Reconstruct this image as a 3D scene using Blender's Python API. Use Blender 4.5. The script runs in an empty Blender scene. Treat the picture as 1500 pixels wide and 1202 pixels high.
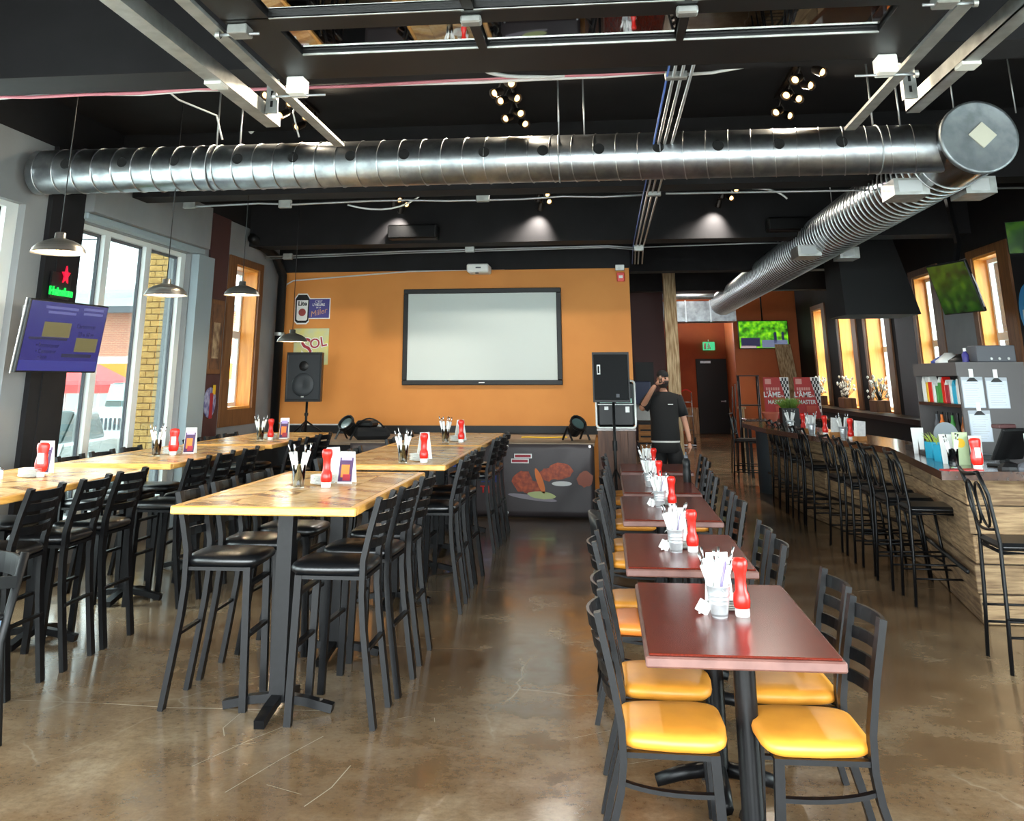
import bpy, bmesh, math, random
from mathutils import Matrix, Vector
random.seed(7)
sc = bpy.context.scene
COL = sc.collection
# ------------------------------------------------------------------ camera
cam_d = bpy.data.cameras.new('camera'); cam = bpy.data.objects.new('camera', cam_d); COL.objects.link(cam)
FPX, PX, PY = 1400.0, 719.2, 148.5
YAW, PITCH, ROLL = 0.1139, 0.2825, -0.002
cam_d.sensor_width = 36.0; cam_d.sensor_fit = 'HORIZONTAL'
cam_d.lens = FPX / 1500.0 * 36.0
cam_d.shift_x = (750 - PX) / 1500.0
cam_d.shift_y = -(601 - PY) / 1500.0
cam_d.clip_start = 0.05; cam_d.clip_end = 500
_f = Vector((-math.sin(YAW), math.cos(YAW), 0)); _r = Vector((math.cos(YAW), math.sin(YAW), 0)); _u = Vector((0, 0, 1))
_f2 = _f * math.cos(PITCH) + _u * math.sin(PITCH); _u2 = _u * math.cos(PITCH) - _f * math.sin(PITCH)
_r3 = _r * math.cos(ROLL) + _u2 * math.sin(ROLL); _u3 = _u2 * math.cos(ROLL) - _r * math.sin(ROLL)
m = Matrix((( _r3.x, _u3.x, -_f2.x, 0), (_r3.y, _u3.y, -_f2.y, 0), (_r3.z, _u3.z, -_f2.z, 1.7), (0, 0, 0, 1)))
cam.matrix_world = m
sc.camera = cam
# ------------------------------------------------------------------ world, exposure
w = bpy.data.worlds.new('overcast_sky'); sc.world = w; w.use_nodes = True
bg = w.node_tree.nodes['Background']; bg.inputs[0].default_value = (0.88, 0.97, 1.0, 1); bg.inputs[1].default_value = 1.0
sc.view_settings.view_transform = 'Standard'; sc.view_settings.look = 'None'
sc.view_settings.gamma = 1.0; sc.view_settings.use_curve_mapping = False
sc.view_settings.exposure = 4.35
try:
    sc.cycles.max_bounces = 10; sc.cycles.diffuse_bounces = 6; sc.cycles.glossy_bounces = 4; sc.cycles.transmission_bounces = 8
    sc.cycles.transparent_max_bounces = 12; sc.cycles.sample_clamp_indirect = 8.0; sc.cycles.caustics_reflective = False; sc.cycles.caustics_refractive = False
except Exception: pass
EM = 1.0 / 2 ** sc.view_settings.exposure
XL, XR, YW, ZC = -5.2, 5.05, 15.2, 4.3
YF = -0.4
def portal(loc, rot, sx, sy):
    d = bpy.data.lights.new('opening_portal', 'AREA'); d.shape = 'RECTANGLE'; d.size = sx; d.size_y = sy
    o = bpy.data.objects.new('opening_portal', d); COL.objects.link(o); o.location = loc; o.rotation_euler = rot
    d.cycles.is_portal = True
portal((0, YF - .16, 1.65), (math.radians(90), 0, 0), 10.0, 3.3)
portal((XL - .33, 6.6, 1.8), (0, math.radians(-90), 0), 2.9, 2.9)
portal((XL - .33, 10.4, 1.8), (0, math.radians(-90), 0), 2.9, 2.7)
portal((XL - .33, 2.4, 1.8), (0, math.radians(-90), 0), 2.9, 3.2)
# ------------------------------------------------------------------ helpers: colour, materials
def lin(c): return tuple(((v / 255) / 12.92 if v / 255 <= .04045 else ((v / 255 + .055) / 1.055) ** 2.4) for v in c)
MATS = {}
def mat(name, rgb, rough=.5, metal=0.0, rgb2=None, scale=8.0, stretch=(1, 1, 1), bump=0.0, bscale=None, detail=4.0, rnd=0.0, trans=0.0, emit=0.0, alpha=1.0, coat=0.0, rough2=None, lo=.35, hi=.65, spec=None, ior=None):
    mt = bpy.data.materials.new(name); mt.use_nodes = True; nt = mt.node_tree; N = nt.nodes; L = nt.links
    b = N['Principled BSDF']; c = lin(rgb)
    b.inputs['Base Color'].default_value = (*c, 1); b.inputs['Roughness'].default_value = rough; b.inputs['Metallic'].default_value = metal
    if trans: b.inputs['Transmission Weight'].default_value = trans
    if coat: b.inputs['Coat Weight'].default_value = coat; b.inputs['Coat Roughness'].default_value = .12
    if spec is not None: b.inputs['Specular IOR Level'].default_value = spec
    if ior: b.inputs['IOR'].default_value = ior
    if emit: b.inputs['Base Color'].default_value = (c[0] * .05, c[1] * .05, c[2] * .05, 1)
    if emit: b.inputs['Emission Color'].default_value = (*c, 1); b.inputs['Emission Strength'].default_value = emit
    if alpha < 1: b.inputs['Alpha'].default_value = alpha
    if rgb2 or bump or rnd or rough2 is not None:
        tc = N.new('ShaderNodeTexCoord'); mp = N.new('ShaderNodeMapping'); mp.inputs['Scale'].default_value = stretch
        L.new(tc.outputs['Object'], mp.inputs[0])
        nz = N.new('ShaderNodeTexNoise'); nz.inputs['Scale'].default_value = scale; nz.inputs['Detail'].default_value = detail
        if rnd:
            oi = N.new('ShaderNodeObjectInfo'); va = N.new('ShaderNodeVectorMath'); va.operation = 'ADD'
            ml = N.new('ShaderNodeMath'); ml.operation = 'MULTIPLY'; ml.inputs[1].default_value = 37.0
            L.new(oi.outputs['Random'], ml.inputs[0]); L.new(mp.outputs[0], va.inputs[0]); L.new(ml.outputs[0], va.inputs[1]); L.new(va.outputs[0], nz.inputs['Vector'])
        else: L.new(mp.outputs[0], nz.inputs['Vector'])
        col = None
        if rgb2:
            rp = N.new('ShaderNodeValToRGB'); rp.color_ramp.elements[0].position = lo; rp.color_ramp.elements[1].position = hi
            rp.color_ramp.elements[0].color = (*c, 1); rp.color_ramp.elements[1].color = (*lin(rgb2), 1)
            L.new(nz.outputs['Fac'], rp.inputs[0]); col = rp.outputs[0]
        if rnd:
            hs = N.new('ShaderNodeHueSaturation'); mr = N.new('ShaderNodeMapRange'); mr.inputs['To Min'].default_value = 1 - rnd; mr.inputs['To Max'].default_value = 1 + rnd
            L.new(oi.outputs['Random'], mr.inputs[0]); L.new(mr.outputs[0], hs.inputs['Value'])
            if col is not None: L.new(col, hs.inputs['Color'])
            else: hs.inputs['Color'].default_value = (*c, 1)
            col = hs.outputs[0]
        if col is not None: L.new(col, b.inputs['Base Color'])
        if rough2 is not None:
            mr2 = N.new('ShaderNodeMapRange'); mr2.inputs['From Min'].default_value = .3; mr2.inputs['From Max'].default_value = .7
            mr2.inputs['To Min'].default_value = rough; mr2.inputs['To Max'].default_value = rough2
            L.new(nz.outputs['Fac'], mr2.inputs[0]); L.new(mr2.outputs[0], b.inputs['Roughness'])
        if bump:
            bp = N.new('ShaderNodeBump'); bp.inputs['Strength'].default_value = bump; bp.inputs['Distance'].default_value = .02
            if bscale:
                n2 = N.new('ShaderNodeTexNoise'); n2.inputs['Scale'].default_value = bscale; n2.inputs['Detail'].default_value = 5; L.new(mp.outputs[0], n2.inputs['Vector']); L.new(n2.outputs['Fac'], bp.inputs['Height'])
            else: L.new(nz.outputs['Fac'], bp.inputs['Height'])
            L.new(bp.outputs[0], b.inputs['Normal'])
    MATS[name] = mt
    return mt
# ------------------------------------------------------------------ helpers: meshes
class MB:
    def __init__(s): s.v = []; s.f = []; s.sm = []
    def add(s, vs, fs, smooth=False):
        o = len(s.v); s.v += [tuple(p) for p in vs]; s.f += [tuple(i + o for i in f) for f in fs]; s.sm += [smooth] * len(fs); return s
    def box(s, x0, x1, y0, y1, z0, z1, rz=0.0, bev=0.0):
        cx, cy = (x0 + x1) / 2, (y0 + y1) / 2; ca, sa = math.cos(rz), math.sin(rz)
        def T(x, y, z): return (cx + (x - cx) * ca - (y - cy) * sa, cy + (x - cx) * sa + (y - cy) * ca, z)
        if not bev:
            vs = [T(x, y, z) for z in (z0, z1) for x, y in ((x0, y0), (x1, y0), (x1, y1), (x0, y1))]
            return s.add(vs, [(3, 2, 1, 0), (4, 5, 6, 7), (0, 1, 5, 4), (1, 2, 6, 5), (2, 3, 7, 6), (3, 0, 4, 7)])
        b = min(bev, (x1 - x0) * .45, (y1 - y0) * .45, (z1 - z0) * .45); vs = []
        for z, i in ((z0, b), (z0 + b, 0), (z1 - b, 0), (z1, b)):
            for x, y in ((x0 + i, y0 + b), (x0 + b, y0 + i), (x1 - b, y0 + i), (x1 - i, y0 + b), (x1 - i, y1 - b), (x1 - b, y1 - i), (x0 + b, y1 - i), (x0 + i, y1 - b)): vs.append(T(x, y, z))
        fs = [tuple(range(7, -1, -1)), tuple(range(24, 32))]
        for r in range(3):
            for i in range(8):
                j = (i + 1) % 8; fs.append((r * 8 + i, r * 8 + j, r * 8 + 8 + j, r * 8 + 8 + i))
        return s.add(vs, fs)
    def prism(s, poly, z0, z1, M=None):
        n = len(poly); vs = [(x, y, z0) for x, y in poly] + [(x, y, z1) for x, y in poly]
        if M is not None: vs = [tuple(M @ Vector(p)) for p in vs]
        fs = [tuple(range(n - 1, -1, -1)), tuple(range(n, 2 * n))] + [(i, (i + 1) % n, n + (i + 1) % n, n + i) for i in range(n)]
        return s.add(vs, fs)
    def lathe(s, prof, seg=20, loc=(0, 0, 0), M=None, smooth=True, cap=True):
        vs = []; fs = []; n = len(prof)
        for r, z in prof:
            for k in range(seg):
                a = 2 * math.pi * k / seg; p = Vector((r * math.cos(a), r * math.sin(a), z))
                if M is not None: p = M @ p
                vs.append((p.x + loc[0], p.y + loc[1], p.z + loc[2]))
        for i in range(n - 1):
            for k in range(seg):
                j = (k + 1) % seg; fs.append((i * seg + k, i * seg + j, (i + 1) * seg + j, (i + 1) * seg + k))
        s.add(vs, fs, smooth)
        if cap:
            s.add(vs[:seg], [tuple(range(seg - 1, -1, -1))]); s.add(vs[-seg:], [tuple(range(seg))])
        return s
    def tube(s, path, r, seg=8, closed=False, rect=None, cap=True, smooth=True):
        P = [Vector(p) for p in path]; n = len(P); vs = []; fs = []
        up0 = None
        for i in range(n):
            if closed: t = (P[(i + 1) % n] - P[i - 1]).normalized()
            elif i == 0: t = (P[1] - P[0]).normalized()
            elif i == n - 1: t = (P[-1] - P[-2]).normalized()
            else: t = ((P[i + 1] - P[i]).normalized() + (P[i] - P[i - 1]).normalized()).normalized()
            if up0 is None:
                ref = Vector((0, 0, 1)) if abs(t.z) < .9 else Vector((1, 0, 0)); a = t.cross(ref).normalized()
            else: a = (up0 - t * up0.dot(t)).normalized()
            up0 = a; b = t.cross(a).normalized(); rr = r[i] if isinstance(r, (list, tuple)) else r
            if rect:
                for ca, cb in ((-1, -1), (1, -1), (1, 1), (-1, 1)): vs.append(P[i] + a * ca * rect[0] / 2 + b * cb * rect[1] / 2)
            else:
                for k in range(seg):
                    an = 2 * math.pi * k / seg; vs.append(P[i] + a * math.cos(an) * rr + b * math.sin(an) * rr)
        q = 4 if rect else seg
        for i in range(n if closed else n - 1):
            ii = (i + 1) % n
            for k in range(q):
                j = (k + 1) % q; fs.append((i * q + k, i * q + j, ii * q + j, ii * q + k))
        if cap and not closed: fs += [tuple(range(q - 1, -1, -1)), tuple(range((n - 1) * q, n * q))]
        return s.add(vs, fs, smooth and not rect)
    def mesh(s, name):
        me = bpy.data.meshes.new(name); me.from_pydata(s.v, [], s.f); me.update()
        me.polygons.foreach_set('use_smooth', s.sm)
        bm = bmesh.new(); bm.from_mesh(me); bmesh.ops.recalc_face_normals(bm, faces=bm.faces); bm.to_mesh(me); bm.free()
        return me
    def build(s, name, mt, parent=None, label=None):
        me = s.mesh(name); me.materials.append(mt)
        return link(name, me, parent, label)
def link(name, me, parent=None, label=None):
    o = bpy.data.objects.new(name, me); COL.objects.link(o)
    if parent is not None: o.parent = parent
    if label: o['label'] = label
    return o
def tag(o, label, cat, group=None, kind=None):
    o['label'] = label; o['category'] = cat
    if group: o['group'] = group
    if kind: o['kind'] = kind
    return o
def struct(o, label=None, cat=None):
    o['kind'] = 'structure'
    if label: o['label'] = label
    if cat: o['category'] = cat
    return o
def thing(name, label, cat, loc=(0, 0, 0), rz=0.0, group=None):
    o = bpy.data.objects.new(name, None); COL.objects.link(o); o.empty_display_size = .1
    o.location = loc; o.rotation_euler = (0, 0, rz); return tag(o, label, cat, group)
def dup(root, loc, rz, label, group=None):
    def cp(o, par):
        c = o.copy(); COL.objects.link(c)
        if par is not None: c.parent = par
        for ch in KIDS.get(o.name, []): cp(ch, c)
        return c
    r = cp(root, None); r.location = loc; r.rotation_euler = (0, 0, rz); r['label'] = label
    if group: r['group'] = group
    return r
KIDS = {}
def index_kids(root):
    for ch in [o for o in bpy.data.objects if o.parent is root]:
        KIDS.setdefault(root.name, []).append(ch); index_kids(ch)
def text(name, body, size, mt, parent, loc, rot, ext=.002, align='CENTER', shear=0.0, sx=1.0, bold=0.0):
    cu = bpy.data.curves.new(name, 'FONT'); cu.body = body; cu.size = size; cu.extrude = ext; cu.align_x = align; cu.align_y = 'CENTER'; cu.shear = shear; cu.offset = bold
    cu.resolution_u = 3
    tmp = bpy.data.objects.new(name + '_src', cu); COL.objects.link(tmp)
    dg = bpy.context.evaluated_depsgraph_get(); me = bpy.data.meshes.new_from_object(tmp.evaluated_get(dg)); bpy.data.objects.remove(tmp); bpy.data.curves.remove(cu)
    me.materials.clear(); me.materials.append(mt)
    o = link(name, me, parent); o.location = loc; o.rotation_euler = rot; o.scale = (sx, 1, 1); return o
def bez(p0, p1, p2, n=8):
    return [tuple((1 - t) ** 2 * a + 2 * t * (1 - t) * b + t * t * c for a, b, c in zip(p0, p1, p2)) for t in [i / n for i in range(n + 1)]]
R90 = math.pi / 2
FRONT = (R90, 0, 0)          # text readable from -Y side
# ------------------------------------------------------------------ materials
M_black = mat('matte black paint', (29, 28, 30), .75, rgb2=(34, 33, 35), scale=3, spec=.2)
M_black2 = mat('black paint with sheen', (17, 17, 18), .45, spec=.3)
M_grey = mat('grey wall paint', (132, 134, 136), .7, rgb2=(142, 144, 146), scale=2)
M_pil = mat('blue grey paint', (150, 164, 170), .6)
M_dgrey = mat('dark grey paint', (84, 86, 92), .6)
M_orange = mat('orange wall paint', (212, 138, 62), .65, rgb2=(204, 130, 56), scale=1.5)
M_rust = mat('rust orange wall paint', (168, 84, 40), .7, rgb2=(152, 72, 36), scale=1.5)
M_maroon = mat('dark maroon paint', (74, 42, 42), .6)
M_white = mat('white painted aluminium', (226, 230, 228), .4)
M_plastic_w = mat('white plastic', (232, 232, 228), .4)
M_paper = mat('white paper', (236, 236, 234), .8)
M_steel = mat('galvanised steel', (176, 180, 184), .28, 1.0, rgb2=(140, 144, 148), scale=7, stretch=(1, 1, 1), rough2=.42)
M_galv = mat('dull galvanised channel', (172, 174, 172), .45, .8, rgb2=(148, 150, 146), scale=9)
M_seam = mat('bright steel seam', (205, 208, 210), .3, 1.0)
M_dark = mat('black hole', (8, 8, 9), .9)
M_conduit = mat('steel conduit', (168, 170, 172), .4, .7)
M_pink = mat('pinkish red cable', (196, 120, 132), .5)
M_blue_c = mat('blue cable', (70, 100, 170), .5)
M_cable_w = mat('white cable', (205, 205, 205), .5)
M_metal_blk = mat('black powder coated steel', (11, 11, 12), .34, 0, rgb2=(16, 16, 18), scale=30, spec=.2)
M_vinyl_blk = mat('black vinyl', (15, 16, 18), .34, 0, bump=.04, scale=120, coat=.2)
M_vinyl_y = mat('mustard yellow vinyl', (226, 150, 52), .42, 0, rgb2=(214, 138, 46), scale=6)
M_vinyl_o = mat('orange tan vinyl', (232, 130, 52), .42)
M_cherry = mat('cherry stained laminate', (108, 36, 22), .26, 0, rgb2=(84, 27, 17), scale=4, stretch=(30, 1.2, 4), spec=.28)
M_cherry_e = mat('worn cherry edge', (116, 80, 72), .42, rgb2=(98, 64, 58), scale=12)
M_oak = mat('varnished oak slat', (196, 158, 100), .27, 0, rgb2=(172, 130, 76), scale=4, stretch=(5, 5, 2), rnd=.14, spec=.4)
M_oak2 = mat('pale oak slat', (214, 180, 126), .27, 0, rgb2=(190, 150, 96), scale=4, stretch=(5, 5, 2), rnd=.12, spec=.4)
M_oak3 = mat('dark oak slat', (160, 116, 66), .27, 0, rgb2=(134, 92, 48), scale=4, stretch=(5, 5, 2), rnd=.12, spec=.4)
M_oak_e = mat('oak edge band', (226, 168, 84), .35, 0, rgb2=(206, 146, 66), scale=5, stretch=(3, 3, 20), coat=.3)
M_oak_core = mat('dark seam between slats', (96, 66, 36), .6)
M_pine = mat('honey stained pine jamb', (232, 160, 72), .4, 0, rgb2=(214, 138, 56), scale=3, stretch=(8, 8, .8))
M_wood_brn = mat('brown stained pine casing', (128, 84, 48), .5, 0, rgb2=(100, 62, 34), scale=3, stretch=(10, 10, .8))
M_barn = mat('weathered barn board', (150, 124, 92), .8, 0, rgb2=(104, 80, 56), scale=4, stretch=(1.2, 1.2, 14), rnd=.28, bump=.5)
M_bartop = mat('dark varnished bar top', (74, 44, 28), .22, 0, rgb2=(54, 32, 22), scale=3, stretch=(8, 1, 8), coat=.5)
M_ply = mat('worn plywood', (150, 130, 108), .7, 0, rgb2=(128, 110, 92), scale=4)
M_beam = mat('pale weathered timber', (214, 192, 154), .75, 0, rgb2=(146, 116, 80), scale=4, stretch=(8, 8, .7), bump=.3)
M_cloth = mat('dark banner vinyl', (64, 56, 58), .5, 0, rgb2=(72, 64, 66), scale=2)
M_screen = mat('projection fabric', (206, 214, 210), .85)
M_red = mat('ketchup red plastic', (214, 36, 26), .3)
M_tin = mat('galvanised tin', (206, 210, 212), .32, .55, rgb2=(180, 184, 186), scale=20)
M_alu = mat('brushed aluminium shade', (190, 186, 178), .30, .9, rgb2=(166, 162, 154), scale=2, stretch=(1, 1, 40))
M_shade_in = mat('warm white enamel', (255, 240, 214), .5)
M_bulb = mat('warm lamp', (255, 200, 128), .4, emit=EM*5)
M_bulb_soft = mat('warm lamp soft', (255, 206, 140), .4, emit=EM*1.6)
M_brown_hat = mat('bronze lamp housing', (46, 38, 34), .4, .6)
M_purple_screen = mat('dim violet screen', (58, 54, 124), .2, emit=EM*.9)
M_scr_txt = mat('screen text', (92, 96, 160), .4, emit=EM*.9)
M_scr_olive = mat('screen olive', (112, 104, 60), .4, emit=EM*.9)
M_scr_dk = mat('screen navy', (28, 26, 70), .4, emit=EM*.8)
M_scr_blue = mat('screen band', (50, 50, 140), .4, emit=EM*.9)
M_neon_g = mat('green neon', (20, 255, 90), .4, emit=EM*1.3)
M_neon_r = mat('red neon', (255, 20, 60), .4, emit=EM*1.3)
M_exit = mat('green exit sign', (70, 210, 140), .4, emit=EM*1.0)
M_blue = mat('royal blue print', (44, 70, 160), .5)
M_navy = mat('indigo print', (62, 56, 130), .5)
M_teal = mat('turquoise plastic', (30, 160, 196), .4)
M_sage = mat('pale sage print', (196, 200, 160), .6, rgb2=(214, 206, 120), scale=6)
M_crimson = mat('crimson print', (160, 26, 44), .5)
M_redsign = mat('red poster', (178, 40, 38), .55)
M_yellow = mat('yellow print', (236, 190, 40), .5)
M_green = mat('green print', (60, 140, 60), .5)
M_orangep = mat('orange print', (232, 120, 40), .5)
M_leaf = mat('green foliage', (112, 140, 52), .6, rgb2=(84, 116, 40), scale=20)
M_flower = mat('dried white flowers', (226, 220, 206), .8)
M_twig = mat('dark stems', (40, 34, 24), .8)
M_wing = mat('glazed wing print', (196, 84, 34), .5, rgb2=(140, 48, 22), scale=18)
M_celery = mat('celery print', (196, 204, 140), .5)
M_skin = mat('skin', (188, 138, 112), .55, rgb2=(178, 124, 100), scale=8)
M_hair = mat('dark beard', (40, 30, 26), .8)
M_tee = mat('black cotton', (14, 14, 16), .85, bump=.15, scale=14)
M_short = mat('black shorts fabric', (11, 11, 13), .8, bump=.1, scale=14)
M_glass = mat('drinking glass', (235, 245, 245), .05, 0, trans=1.0, ior=1.3)
M_greypaint = mat('charcoal panel', (84, 80, 80), .5)
M_crate = mat('crate wood', (178, 124, 70), .7, 0, rgb2=(150, 98, 52), scale=4, stretch=(2, 2, 10), rnd=.15)
M_asphalt = mat('pale concrete street', (186, 188, 184), .9, rgb2=(170, 172, 168), scale=3)
M_lav = mat('lavender card', (176, 160, 214), .5)
M_carwhite = mat('white car paint', (228, 230, 228), .25, coat=.6)
M_carorange = mat('orange car paint', (238, 120, 30), .3, coat=.5)
M_carsilver = mat('silver car paint', (190, 196, 192), .28, .4, coat=.5)
M_tyre = mat('tyre rubber', (30, 30, 32), .8)
M_carglass = mat('car glass', (70, 90, 90), .08)
M_yellowbrick = mat('buff brick', (206, 164, 96), .8, rgb2=(188, 144, 80), scale=14, rnd=.12, bump=.25)
M_mortar = mat('mortar', (120, 104, 80), .9)
# tinted glazing: dims what is outside, keeps clear view and a little gloss
def glazing(name, tint, refl, base=.02):
    mt = bpy.data.materials.new(name); mt.use_nodes = True; nt = mt.node_tree; nt.nodes.clear()
    out = nt.nodes.new('ShaderNodeOutputMaterial'); mx = nt.nodes.new('ShaderNodeMixShader'); tr = nt.nodes.new('ShaderNodeBsdfTransparent'); gl = nt.nodes.new('ShaderNodeBsdfGlossy'); fr = nt.nodes.new('ShaderNodeFresnel')
    tr.inputs[0].default_value = (*tint, 1); gl.inputs['Roughness'].default_value = .02; gl.inputs[0].default_value = (refl, refl, refl, 1)
    nt.nodes.remove(fr); lw = nt.nodes.new('ShaderNodeLayerWeight'); lw.inputs[0].default_value = .5; pw = nt.nodes.new('ShaderNodeMath'); pw.operation = 'POWER'; pw.inputs[1].default_value = 4.0; ad = nt.nodes.new('ShaderNodeMath'); ad.operation = 'MULTIPLY_ADD'; ad.inputs[1].default_value = .8; ad.inputs[2].default_value = base
    nt.links.new(lw.outputs['Facing'], pw.inputs[0]); nt.links.new(pw.outputs[0], ad.inputs[0]); nt.links.new(ad.outputs[0], mx.inputs[0]); nt.links.new(tr.outputs[0], mx.inputs[1]); nt.links.new(gl.outputs[0], mx.inputs[2]); nt.links.new(mx.outputs[0], out.inputs[0]); return mt
M_pane = glazing('clear window glass', (.86, .90, .89), .8)
M_pane_t = glazing('tinted street window glass', (.42, .455, .45), .8)
M_doorpane = glazing('smoked door glass', (.05, .05, .055), 1.0, .55)
# polished stained concrete
def concrete():
    mt = bpy.data.materials.new('polished stained concrete'); mt.use_nodes = True; nt = mt.node_tree; N = nt.nodes; L = nt.links; b = N['Principled BSDF']
    tc = N.new('ShaderNodeTexCoord')
    def noise(sc_, det=6, rgh=.6, stretch=None):
        n = N.new('ShaderNodeTexNoise'); n.inputs['Scale'].default_value = sc_; n.inputs['Detail'].default_value = det; n.inputs['Roughness'].default_value = rgh
        if stretch:
            mp = N.new('ShaderNodeMapping'); mp.inputs['Scale'].default_value = stretch; L.new(tc.outputs['Object'], mp.inputs[0]); L.new(mp.outputs[0], n.inputs['Vector'])
        else: L.new(tc.outputs['Object'], n.inputs['Vector'])
        return n
    def ramp(src, stops):
        r = N.new('ShaderNodeValToRGB'); e = r.color_ramp.elements
        while len(e) < len(stops): e.new(.5)
        for el, (p, c) in zip(e, stops): el.position = p; el.color = (*c, 1) if len(c) == 3 else c
        L.new(src, r.inputs[0]); return r
    n1 = noise(.45, 5, .55); n2 = noise(2.2, 9, .68); n3 = noise(26, 8, .75); n4 = noise(7, 6, .65, (1, .22, 1)); n8 = noise(.16, 2, .5)
    r1 = ramp(n1.outputs['Fac'], [(.28, lin((84, 56, 36))), (.45, lin((112, 86, 60))), (.6, lin((138, 120, 96))), (.75, lin((108, 88, 64)))])
    r2 = ramp(n2.outputs['Fac'], [(.30, lin((74, 50, 32))), (.5, lin((112, 90, 66))), (.7, lin((152, 134, 110)))])
    mx = N.new('ShaderNodeMixRGB'); mx.inputs[0].default_value = .5; L.new(r1.outputs[0], mx.inputs[1]); L.new(r2.outputs[0], mx.inputs[2])
    r3 = ramp(n3.outputs['Fac'], [(.30, (.62, .60, .58)), (.5, (1, 1, 1)), (.70, (1.25, 1.25, 1.25))])
    m2 = N.new('ShaderNodeMixRGB'); m2.blend_type = 'MULTIPLY'; m2.inputs[0].default_value = .75; L.new(mx.outputs[0], m2.inputs[1]); L.new(r3.outputs[0], m2.inputs[2])
    r4 = ramp(n4.outputs['Fac'], [(.58, (0, 0, 0)), (.78, (1, 1, 1))]); n5 = noise(.9, 3); r5 = ramp(n5.outputs['Fac'], [(.42, (0, 0, 0)), (.65, (1, 1, 1))])
    mm = N.new('ShaderNodeMath'); mm.operation = 'MULTIPLY'; L.new(r4.outputs[0], mm.inputs[0]); L.new(r5.outputs[0], mm.inputs[1]); mk = N.new('ShaderNodeMath'); mk.operation = 'MULTIPLY'; mk.inputs[1].default_value = .45; L.new(mm.outputs[0], mk.inputs[0])
    m3 = N.new('ShaderNodeMixRGB'); L.new(mk.outputs[0], m3.inputs[0]); L.new(m2.outputs[0], m3.inputs[1]); m3.inputs[2].default_value = (*lin((172, 160, 142)), 1)
    wv = noise(1.5, 4); va = N.new('ShaderNodeMixRGB'); va.inputs[0].default_value = .18; L.new(tc.outputs['Object'], va.inputs[1]); L.new(wv.outputs['Color'], va.inputs[2])
    vo = N.new('ShaderNodeTexVoronoi'); vo.feature = 'DISTANCE_TO_EDGE'; vo.inputs['Scale'].default_value = .8; L.new(va.outputs[0], vo.inputs['Vector'])
    r6 = ramp(vo.outputs['Distance'], [(.0, (1, 1, 1)), (.005, (0, 0, 0))]); n6 = noise(1.1, 2); r7 = ramp(n6.outputs['Fac'], [(.48, (0, 0, 0)), (.60, (.38, .38, .38))])
    mc = N.new('ShaderNodeMath'); mc.operation = 'MULTIPLY'; L.new(r6.outputs[0], mc.inputs[0]); L.new(r7.outputs[0], mc.inputs[1])
    m4 = N.new('ShaderNodeMixRGB'); L.new(mc.outputs[0], m4.inputs[0]); L.new(m3.outputs[0], m4.inputs[1]); m4.inputs[2].default_value = (*lin((186, 176, 158)), 1)
    L.new(m4.outputs[0], b.inputs['Base Color'])
    mr = N.new('ShaderNodeMapRange'); mr.inputs['From Min'].default_value = .3; mr.inputs['From Max'].default_value = .7; mr.inputs['To Min'].default_value = .10; mr.inputs['To Max'].default_value = .24
    L.new(n2.outputs['Fac'], mr.inputs[0]); L.new(mr.outputs[0], b.inputs['Roughness']); b.inputs['Specular IOR Level'].default_value = .9
    return mt
M_floor = concrete()
def brickmat():
    mt = bpy.data.materials.new('distant red brick'); mt.use_nodes = True; nt = mt.node_tree; b = nt.nodes['Principled BSDF']; tc = nt.nodes.new('ShaderNodeTexCoord'); mp = nt.nodes.new('ShaderNodeMapping'); br = nt.nodes.new('ShaderNodeTexBrick')
    mp.inputs['Rotation'].default_value = (R90, 0, 0); nt.links.new(tc.outputs['Object'], mp.inputs[0]); nt.links.new(mp.outputs[0], br.inputs['Vector'])
    br.inputs['Color1'].default_value = (*lin((196, 120, 88)), 1); br.inputs['Color2'].default_value = (*lin((178, 100, 74)), 1); br.inputs['Mortar'].default_value = (*lin((210, 190, 170)), 1); br.inputs['Scale'].default_value = 4.0
    br.inputs['Mortar Size'].default_value = .03; br.inputs['Brick Width'].default_value = .9; br.inputs['Row Height'].default_value = .3
    nt.links.new(br.outputs['Color'], b.inputs['Base Color']); b.inputs['Roughness'].default_value = .9; return mt
M_redbrick = brickmat()
def tvpic(nm='bright green woodland picture', k_=1.2):
    mt = bpy.data.materials.new(nm); mt.use_nodes = True; nt = mt.node_tree; N = nt.nodes; L = nt.links; b = N['Principled BSDF']; tc = N.new('ShaderNodeTexCoord')
    n = N.new('ShaderNodeTexNoise'); n.inputs['Scale'].default_value = 9; n.inputs['Detail'].default_value = 8; L.new(tc.outputs['Object'], n.inputs['Vector'])
    r = N.new('ShaderNodeValToRGB'); e = r.color_ramp.elements; e[0].position = .3; e[0].color = (*lin((16, 50, 10)), 1); e[1].position = .7; e[1].color = (*lin((150, 230, 30)), 1); e.new(.5).color = (*lin((70, 160, 24)), 1)
    L.new(n.outputs['Fac'], r.inputs[0]); L.new(r.outputs[0], b.inputs['Emission Color']); b.inputs['Emission Strength'].default_value = EM * k_; b.inputs['Base Color'].default_value = (.01, .01, .01, 1); b.inputs['Roughness'].default_value = .15; return mt
M_tvgreen = tvpic()
M_tvdark = tvpic('dim green television picture', .14)
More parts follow.
